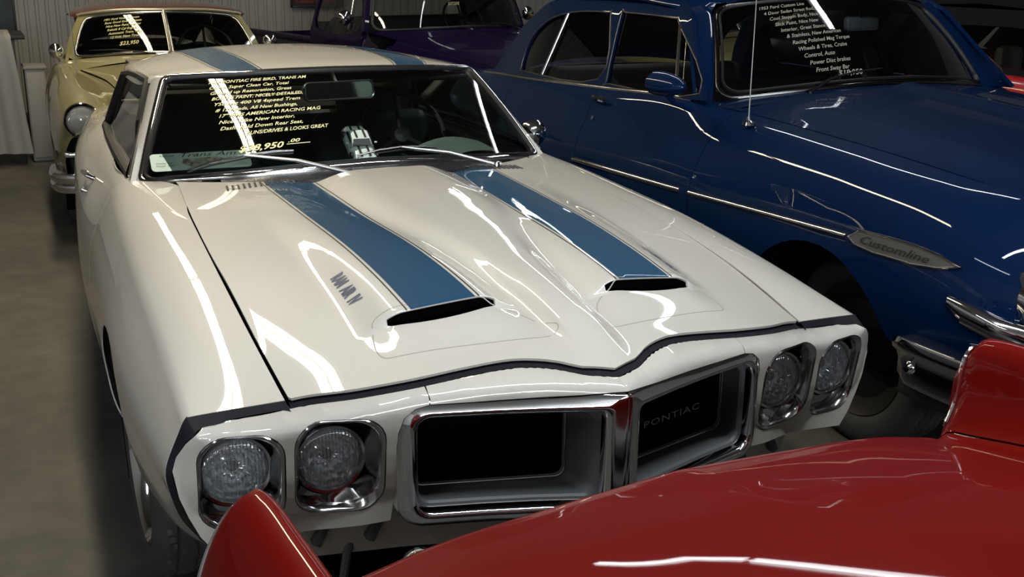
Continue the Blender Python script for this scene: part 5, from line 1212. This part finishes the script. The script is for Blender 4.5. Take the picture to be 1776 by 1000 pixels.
MB().tube([tuple(YWS(np.array([0.0]), np.array([q_]))[0]+np.array([0, -.006, .006])) for q_ in (.0, .11, .22, .335)], .008, 8).build('windscreen_divider', YWM, YC)
loft('cowl_panel', [[tuple(p+np.array([0, 0, -.004])) for p in YWF(np.linspace(-1, 1, 30), np.zeros(30))], [(x, .62+.13*(abs(x)/.60)**2, float(yz(.7)[0])+(.921-float(yz(.7)[0]))*(1-(abs(x)/.6)**2.2)) for x in np.linspace(-.60, .60, 30)]], YELLOW, YC, closed=False)
for sg in (-1, 1): loft('cowl_corner', [sgn([(.59, .74, .857), (.61, .84, .885), (.64, .94, .903)], sg), sgn([(.60, .745, .86), (.64, .84, .877), (.67, 1.0, .894)], sg)], YELLOW, YC, closed=False)
P, N = on_fn(YWS, [(x, -.006) for x in np.linspace(-.10, .35, 20)], (0, -1, 1)); strip_on('cowl_strip', P, N, .012, .008, CHROME, YC)
RFY = []
for y, zc, we, ze in ((.995, 1.222, .545, 1.183), (1.02, 1.236, .56, 1.19), (1.15, 1.252, .585, 1.195), (1.5, 1.262, .60, 1.196), (2.0, 1.25, .535, 1.175), (2.4, 1.19, .50, 1.09), (2.75, 1.06, .47, .95), (2.95, .93, .46, .87)):
    RFY.append([(we*a, y+(.15 if y < 1.1 else .08 if y < 1.3 else 0)*a**1.8, zc-(zc-ze)*a**3) for a in (0, .3, .6, .8, .92, 1.0)]+[(we+.010, y+(.15 if y < 1.1 else .08 if y < 1.3 else 0), ze-.02)])
YR = Net(RFY); rwh = [(-.40, YR.mi(5.1, 0)[0]), (.40, YR.mi(5.1, 0)[0]), (.40, YR.mi(6.5, 0)[0]), (-.40, YR.mi(6.5, 0)[0])]
patch('roof', sym(YR), [(-YR.lt, 0), (YR.lt, 0), (YR.lt, YR.ls), (-YR.lt, YR.ls)], BROWN, YC, holes=[rwh], h=.04, th=.006, ref=(0, 0, 1))
P, N = on_fn(sym(YR), [(a, .006) for a in np.linspace(-YR.lt+.02, YR.lt-.02, 40)], (0, -1, .5)); strip_on('roof_front_moulding', P, N, .018, .010, mat('cream_moulding', (.40, .36, .26), .3, .5), YC)
patch('rear_window', sym(YR), rwh, GLASSD, YC, h=.06, th=0, ref=(0, 0, 1), offset=-.004)
loft('trunk_lid', [[(x, 2.95, .90-.02*(x/.6)**2) for x in np.linspace(-.51, .51, 14)], [(x, 3.5, .82) for x in np.linspace(-.46, .46, 14)], [(x, 3.9, .71) for x in np.linspace(-.38, .38, 14)], [(x*1.4, 4.0, .55) for x in np.linspace(-.43, .43, 14)], [(x*1.4, 3.98, .36) for x in np.linspace(-.43, .43, 14)]], YELLOW, YC, closed=False)
loft('nose_panel', [[(x, -.655-.02*(1-(x/.4)**2), .60+.05*(1-(x/.4)**2)) for x in np.linspace(-.40, .40, 16)], [(x*1.7, -.66, .54) for x in np.linspace(-.40, .40, 16)]], YELLOW, YC, closed=False)
MB().box((0, -.60, .47), (1.40, .08, .13), .02).build('grille_opening', VOID, YC)
MB().tube([(x, -.665, .475) for x in np.linspace(-.70, .70, 12)], .018, 10).build('grille_bar', CHROME, YC)
for sg in (-1, 1): MB().box((sg*.71, -.63, .525), (.13, .06, .032), .012).build('parking_lamp', CHROME, YC)
path = smooth_poly([(-.83, -.35), (-.845, -.52), (-.81, -.66), (-.70, -.72), (-.35, -.745), (0, -.75), (.35, -.745), (.70, -.72), (.81, -.66), (.845, -.52), (.83, -.35)], 4, closed=False); lo_ = []
for i, p in enumerate(path):
    c_ = np.array([p[0], p[1]+.25]); c_ = c_/np.linalg.norm(c_)
    lo_.append([(p[0]+c_[0]*d, p[1]+c_[1]*d, z) for d, z in ((-.03, .318), (.0, .320), (.014, .34), (.014, .36), (.004, .372), (.016, .385), (.020, .41), (.008, .430), (-.03, .432))])
loft('front_bumper', lo_, CHROME, YC, closed=False, smooth_angle=45)
MB().box((0, -.55, .30), (1.3, .10, .10), .02).build('front_valance', VOID, YC)
MB().box((0, 1.6, .34), (1.3, 3.8, .14), .02).build('chassis', VOID, YC); MB().box((0, .1, .50), (.8, 1.0, .30), .02).build('engine_bay', VOID, YC)
loft('dashboard', [[(x*.95, y+.03, z-.015) for x, y, z in YWF(np.linspace(-1, 1, 20), np.zeros(20))], [(x*.95, 1.1, .86) for x in np.linspace(-.64, .64, 20)], [(x*.95, 1.12, .6) for x in np.linspace(-.64, .64, 20)]], INTER, YC, closed=False)
for y in (1.7, 2.45): MB().box((0, y, .66), (1.15, .15, .44), .05, None, 3).build('bench_backrest', INTER, YC)
steering(YC, (.30, 1.18, .93), .19, 30, BLACK)
MB().tube([(-.612, .63, .865), (-.632, .65, 1.55)], [.005, .002], 6).build('antenna', CHROME, YC)
writing(YWS, ['1951 Ford Victoria Coupe', 'Runs Good Great Custom', 'Nice New Paint, Interior', 'Rebuilt 8 Cyl Engine,', 'Automatic Trans, Nice', '12 Volt, New Tires'], -.455, .268, .026, .030, mat('yellow_glass_paint', (.5, .46, .22), .7), YC, dx=.012, slope=.05, sx=.95)
writing(YWS, ['$23,950'], -.33, .065, .038, .03, mat('yellow_glass_paint', (.5, .46, .22), .7), YC, slope=.05)
wp = MB().tube([YWS(np.array([-.15]), np.array([.0]))[0]+np.array([0, -.02, .008]), YWS(np.array([-.35]), np.array([.03]))[0]+np.array([0, -.015, .01]), YWS(np.array([-.52]), np.array([.04]))[0]+np.array([0, -.01, .01])], [.006, .005, .003], 6).build('wiper', BLACK, YC)

# ================================================================== PURPLE PICKUP
PC = empty('pickup_truck', (2.83, 5.07, 0), .2, 'dark purple pickup truck behind, between the white and blue cars', 'truck')
PWF = ws_maker(.785, .66, .98, 1.25, 1.02, 1.0, 1.16, 1.40, 1.46, 1.42, .03, 3.0); PWS = scaled(PWF, .785, .46)
PS = []
for y, hx_, hz, xo, zt in ((-.66, .42, .70, .70, .66), (-.5, .50, .76, .84, .74), (-.2, .52, .80, .90, .80), (.2, .56, .845, .92, .82), (.6, .62, .89, .90, .84), (.95, .70, .94, .86, .90)):
    PS.append([(hx_, y, hz), (hx_+.02, y, hz-.03), ((hx_+xo)/2, y, zt), (xo-.08, y, zt-.01), (xo, y, zt-.09), (xo+.02, y, .60), (xo+.01, y, .48), (xo, y, .38)])
PN = Net(PS); pa = arch_hole(PN, .05, .34, .36)
pcz = Fn1([-.75, -.6, -.2, .2, .6, 1.1], [.70, .80, .88, .925, .965, 1.0]); phx = Fn1([-.75, -.66, -.5, -.2, .2, .6, .95, 1.1], [.38, .42, .50, .52, .56, .62, .70, .74]); phz = Fn1([-.75, -.66, -.5, -.2, .2, .6, .95, 1.1], [.66, .70, .76, .80, .845, .89, .94, .96])
def phood(p, q): u = p/.6; a = np.abs(u); return np.stack([u*phx(q), q, phz(q)+(pcz(q)-phz(q))*(1-a**2.6)+.012*np.exp(-(a/.12)**2)], -1)
patch('hood', phood, [(x, -.68) for x in np.linspace(-.595, .595, 10)]+[(x, .82+.09*(abs(x)/.6)**2) for x in np.linspace(.595, -.595, 12)], PURPLE, PC, h=.04, th=.006, ref=(0, 0, 1))
loft('cowl_panel', [[tuple(p+np.array([0, 0, -.004])) for p in PWF(np.linspace(-1, 1, 30), np.zeros(30))], [tuple(p) for p in phood(np.linspace(-.595, .595, 30), .825+.09*(np.linspace(-1, 1, 30))**2)]], PURPLE, PC, closed=False)
for mir in (True, False):
    sg = -1 if mir else 1
    side_patch('front_fender', PN, 0, 5, PURPLE, PC, mir, [pa], h=.05)
    wheel(PC, (sg*.78, .05, .34), .34, .19, sg, 'hub'); wheel(PC, (sg*.74, 2.8, .34), .34, .19, sg, 'hub')
    ds = [[(.86, .96, .90), (.84, 1.10, .93), (.79, 1.27, .995)], [(.885, .96, .70), (.885, 1.2, .70), (.885, 1.3, .70)], [(.87, .96, .36), (.87, 1.2, .36), (.87, 1.3, .36)]]
    loft('cowl_side', [sgn(r_, sg) for r_ in ds], PURPLE, PC, closed=False, smooth_angle=60)
    GSP = lambda p, q: np.stack([.835-.30*(q-.95)*(q > .95)+.05*(q < .7), p, q], -1)
    dw = smooth_poly([(1.36, 1.0), (1.48, 1.37), (1.55, 1.40), (2.05, 1.39), (2.10, 1.35), (2.10, .99)], 4)
    patch('cab_door', GSP, [(1.29, .36), (1.29, .98), (1.40, 1.42), (1.46, 1.45), (2.18, 1.44), (2.20, .36)], PURPLE, PC, holes=[dw], h=.05, th=.03, ref=(1, 0, 0), mirror=mir)
    patch('door_window', lambda p, q: GSP(p, q)-np.array([.012, 0, 0]), dw, GLASSD, PC, h=.08, th=0, ref=(1, 0, 0), mirror=mir)
    P, N = on_fn(GSP, [(1.52, 1.0), (1.56, 1.40)], (1, 0, 0)); strip_on('window_divider', P, N, .016, .008, CHROME, PC, mirror=mir)
    mb = MB(); mb.add(*lathe_vf([(0, .04), (.03, .038), (.055, .02), (.062, 0), (.056, -.006), (.054, -.001)], 24)); o = mb.build('door_mirror', CHROME, PC); o.location = (sg*.935, 1.36, 1.105)
    MB().tube([(0, .01, -.02), (-sg*.05, .01, -.035), (-sg*.10, .01, -.03)], .007, 8).build('mirror_arm', CHROME, o)
    o2 = MB().box((sg*.70, 3.05, .66), (.05, 1.65, .36), .02).build('bed_side', mat('dark_bed_paint', (.02, .018, .03), .5), PC)
    MB().tube([(sg*.72, 2.25, .86), (sg*.72, 3.87, .86)], .03, 10).build('bed_rail', PURPLE, PC)
    headlamp(PC, (sg*.72, -.57, .62), .085, ringw=.02, hd=.1)
patch('windscreen', PWS, rrect(-.755, .755, .015, .445, .06, 6), GLASSD, PC, h=.06, th=0, ref=(0, -1, 1))
fr = densify(rrect(-.765, .765, .006, .454, .06, 6), 4); P, N = on_fn(PWS, fr, (0, -1, 1)); strip_on('windscreen_seal', P, N, .03, .012, BLACK, PC, closed=True)
for sg in (-1, 1):
    A_ = []
    for v in np.linspace(0, 1, 8):
        p = PWF(np.array([1.0]), np.array([v]))[0]; q = np.array([.825, 1.30, .985])*(1-v)+np.array([.70, 1.43, 1.43])*v
        A_.append([(sg*p[0], p[1], p[2]), (sg*(p[0]+q[0])/2+sg*.012, (p[1]+q[1])/2-.02, p[2]), (sg*q[0], q[1], q[2]), (sg*(q[0]-.03), q[1]+.02, q[2])])
    loft('windscreen_pillar', A_, PURPLE, PC, closed=True, cap0=True, cap1=True, smooth_angle=60)
loft('roof', [[(x, y-(.0 if y > 1.3 else -.20*(abs(x)/.68)**3), z-(.07*(abs(x)/.69)**3)) for x in np.linspace(-.70, .70, 16)] for y, z in ((1.14, 1.462), (1.2, 1.50), (1.4, 1.53), (1.8, 1.54), (2.1, 1.52), (2.2, 1.46))], PURPLE, PC, closed=False, smooth_angle=60)
MB().box((0, 2.18, .70), (1.55, .05, .66), .01).build('cab_back', PURPLE, PC); MB().box((0, 2.18, 1.34), (1.36, .04, .20), .01).build('cab_back_top', PURPLE, PC)
MB().add([(-.6, 2.18, 1.03), (.6, 2.18, 1.03), (.6, 2.18, 1.24), (-.6, 2.18, 1.24)], [(0, 1, 2, 3)]).build('rear_window', GLASSD, PC)
MB().box((0, 3.05, .50), (1.35, 1.6, .05), .01).build('bed_floor', BLACK, PC); MB().box((0, 3.86, .66), (1.35, .05, .36), .01).build('tailgate', PURPLE, PC)
MB().box((0, .30, .50), (.9, 1.2, .36), .02).build('engine_bay', VOID, PC); MB().box((0, 1.7, .34), (1.4, 4.0, .12), .02).build('chassis', VOID, PC)
loft('nose_panel', [[(x, -.70, .66+.03*(1-(x/.42)**2)) for x in np.linspace(-.42, .42, 12)], [(x*1.9, -.68, .60) for x in np.linspace(-.42, .42, 12)], [(x*1.9, -.66, .45) for x in np.linspace(-.42, .42, 12)]], PURPLE, PC, closed=False)
MB().box((0, -.74, .42), (1.75, .10, .12), .03).build('front_bumper', CHROME, PC)
loft('dashboard', [[(x*.95, y+.03, z-.015) for x, y, z in PWF(np.linspace(-1, 1, 20), np.zeros(20))], [(x*.95, 1.45, .94) for x in np.linspace(-.75, .75, 20)], [(x*.95, 1.47, .7) for x in np.linspace(-.75, .75, 20)]], INTER, PC, closed=False)
MB().box((0, 2.02, .80), (1.4, .16, .55), .05, None, 3).build('bench_backrest', INTER, PC)
steering(PC, (.36, 1.55, 1.05), .20, 35, BLACK)
for pts in ([(.10, .93, .985), (.04, .955, 1.015), (-.05, .965, 1.030), (-.30, .975, 1.02)], [(.62, 1.04, .985), (.50, 1.02, 1.03), (.38, 1.01, 1.05), (.22, .99, 1.045)]):
    MB().tube(pts, [.012, .007, .006, .004], 6).build('wiper', CHROME, PC)
writing(PWS, ['Nice Custom Pickup', 'Chevy V8 Engine Auto', 'New Interior, Paint', 'Power Steering, Disc', 'Air Cond, Mag Wheels', 'Runs & Drives Great'], -.36, .42, .034, .042, mat('faded_glass_paint_yellow', (.35, .33, .18), .7), PC, dx=.02)
writing(PWS, ['$27,500'], -.16, .165, .036, .04, mat('faded_glass_paint_yellow', (.35, .33, .18), .7), PC)

# ================================================================== FAR CAR AT THE RIGHT EDGE
FC = empty('soft_top_car', (5.02, .9, 0), 0, 'bright red car with black roof beyond the blue sedan, right edge', 'car')
FS = []
for y, zt, w_ in ((-1.6, .62, .70), (-1.4, .80, .82), (-.9, .90, .86), (0, .955, .87), (.8, .985, .86), (2.0, .985, .86), (2.7, .96, .84), (3.1, .85, .74)):
    FS.append([(w_-.35, y, zt+.01), (w_-.12, y, zt+.005), (w_-.05, y, zt-.01), (w_-.01, y, zt-.05), (w_, y, zt-.15), (w_+.005, y, .58), (w_, y, .45), (w_-.03, y, .28)])
FNN = Net(FS); fa1 = arch_hole(FNN, -.8, .32, .35); fa2 = arch_hole(FNN, 2.0, .32, .34)
for mir in (True, False):
    sg = -1 if mir else 1
    side_patch('front_fender', FNN, 0, 3.6, FARRED, FC, mir, [fa1], h=.05); side_patch('door', FNN, 3.6, 4.7, FARRED, FC, mir, h=.06); side_patch('quarter_panel', FNN, 4.7, 7, FARRED, FC, mir, [fa2], h=.06)
    for cy in (-.8, 2.0): wheel(FC, (sg*.72, cy, .32), .32, .18, sg, 'hub')
    GF = lambda p, q: np.stack([.80-.35*(q-.98), p, q], -1)
    fw = smooth_poly([(.65, 1.03), (.80, 1.22), (1.45, 1.23), (1.62, 1.20), (1.66, 1.03)], 4)
    patch('soft_top_side', GF, [(.30, .975), (.60, 1.30), (.8, 1.335), (1.9, 1.33), (2.35, 1.18), (2.6, .965), (1.2, .98)], FARBLACK, FC, holes=[fw], h=.05, th=.02, ref=(1, 0, 0), mirror=mir)
    patch('door_window', lambda p, q: GF(p, q)-np.array([.012, 0, 0]), fw, GLASSD, FC, h=.08, th=0, ref=(1, 0, 0), mirror=mir)
loft('soft_top', [[(x, y, z-.05*(abs(x)/.68)**3) for x in np.linspace(-.68, .68, 14)] for y, z in ((.50, 1.30), (.75, 1.385), (1.3, 1.41), (1.9, 1.38), (2.35, 1.22), (2.6, .99))], FARBLACK, FC, closed=False, smooth_angle=60)
loft('windscreen', [[(x*1.2, .10+.12*(abs(x)/.6)**2, .985) for x in np.linspace(-.62, .62, 12)], [(x, .48+.08*(abs(x)/.6)**2, 1.30) for x in np.linspace(-.62, .62, 12)]], GLASSD, FC, closed=False)
loft('hood', [[(x, y, z+.03*(1-(x/.52)**2)) for x in np.linspace(-.52, .52, 12)] for y, z in ((.12, .98), (-.9, .91), (-1.4, .81), (-1.6, .64), (-1.62, .35))], FARRED, FC, closed=False)
loft('trunk_lid', [[(x, y, z) for x in np.linspace(-.52, .52, 12)] for y, z in ((2.55, .98), (3.1, .86), (3.15, .4))], FARRED, FC, closed=False)
MB().box((0, .8, .35), (1.4, 3.8, .14), .02).build('chassis', VOID, FC); MB().box((0, 1.35, .60), (1.2, .14, .40), .04).build('bench_backrest', INTER, FC)
MB().box((-.38, 1.30, .98), (.20, .08, .26), .04).build('headrest', mat('grey_headrest', (.10, .10, .10), .6), FC)

# cream sedan seen through the blue sedan's windows: same kind of body as the yellow one
c2 = copy_tree(YC); c2.location = (5.35, 5.15, 0); c2.rotation_euler = (0, 0, .05); c2['label'] = 'pale sedan far behind the blue car, glimpsed through its windows'
for ch in list(c2.children):
    if ch.name.split('.')[0] == 'windscreen_writing': bpy.data.objects.remove(ch)

# ================================================================== CURTAINED STAND, GREY PANEL, WALL ITEMS
V = []; n = 60
DRAPE = mat('pale_grey_drape', (.22, .215, .21), .85)
def drape(x):
    return .020*math.sin(x*26)+.012*math.sin(x*57+1)
xs = np.linspace(-2.6, -.86, 120); rows = []
for z, k, dx in ((.992, .15, 0), (.95, .45, 0), (.7, .8, .03), (.35, 1.0, .06), (.05, 1.2, .09)):
    rows.append([(x+dx*max(0, (x+1.3)/.55), 6.56-drape(x)*k-.03*k, z+(.0 if z > .1 else .05*(1 if x < -.83 else 0))) for x in xs])
rows = [[(x, 7.24, .60) for x in xs], [(x, 7.235, .992) for x in xs]]+rows
dr_o = loft('drape', rows, DRAPE, None, closed=False, smooth_angle=70); tag(dr_o, 'pale grey floor-length cloth hanging over the stand at far left', 'cloth')
st = MB().box((-1.68, 6.90, .97), (1.84, .62, .03), .005).build('display_stand', BLACK, None)
for x in (-2.5, -.86):
    for y in (6.65, 7.15): MB().box((x, y, .4775), (.05, .05, .955), .004).build('leg', BLACK, st)
tag(st, 'dark stand under the pale grey cloth at far left', 'table')
pn = empty('cabinet', (-.71, 6.83, 0), 0, 'low grey cabinet between the hanging cloth and the yellow-green sedan', 'cabinet')
gp = mat('grey_cabinet_paint', (.21, .20, .19), .6)
MB().box((0, 0, .37), (.15, .30, .72), .006).build('carcass', gp, pn); MB().box((0, -.160, .37), (.135, .02, .66), .004).build('door', gp, pn); MB().box((0, -.005, .735), (.17, .33, .02), .004).build('top', gp, pn); 
MB().box((0, 0, .005), (.13, .28, .01)).build('plinth', BLACK, pn)
def framed(name, loc, w_, h_, mface, label, cat, th=.03):
    o = empty(name, loc, 0, label, cat)
    MB().box((0, -.004, 0), (w_-.03, .012, h_-.03)).build('picture', mface, o, smooth=False)
    m_ = MB()
    for c_, d_ in (((0, -.008, h_/2-.01), (w_, th, .02)), ((0, -.008, -h_/2+.01), (w_, th, .02)), ((w_/2-.01, -.008, 0), (.02, th, h_)), ((-w_/2+.01, -.008, 0), (.02, th, h_))): m_.box(c_, d_, .003)
    m_.build('frame', BLACK, o); return o
framed('framed_picture', (-1.15, Y1-.05, 1.15), .84, .62, mat('dark_green_print', (.003, .009, .008), .6, noise=(6, .12, (.012, .025, .024))), 'dark green framed picture on the back wall, top left corner', 'picture')
pf = framed('wall_sign', (2.15, Y1-.05, 1.28), .56, .42, mat('dark_red_sign', (.012, .004, .003), .5), 'dark sign with red script on the back wall, top centre', 'sign')
text_mesh('sign_lettering', 'Customs & Classics', lambda a, b: np.stack([a-.23, np.full_like(a, -.012), b-.165], -1), .055, mat('red_script_paint', (.30, .05, .03), .5), pf, shear=.3, off=.002, ref=(0, -1, 0), sx=.95)
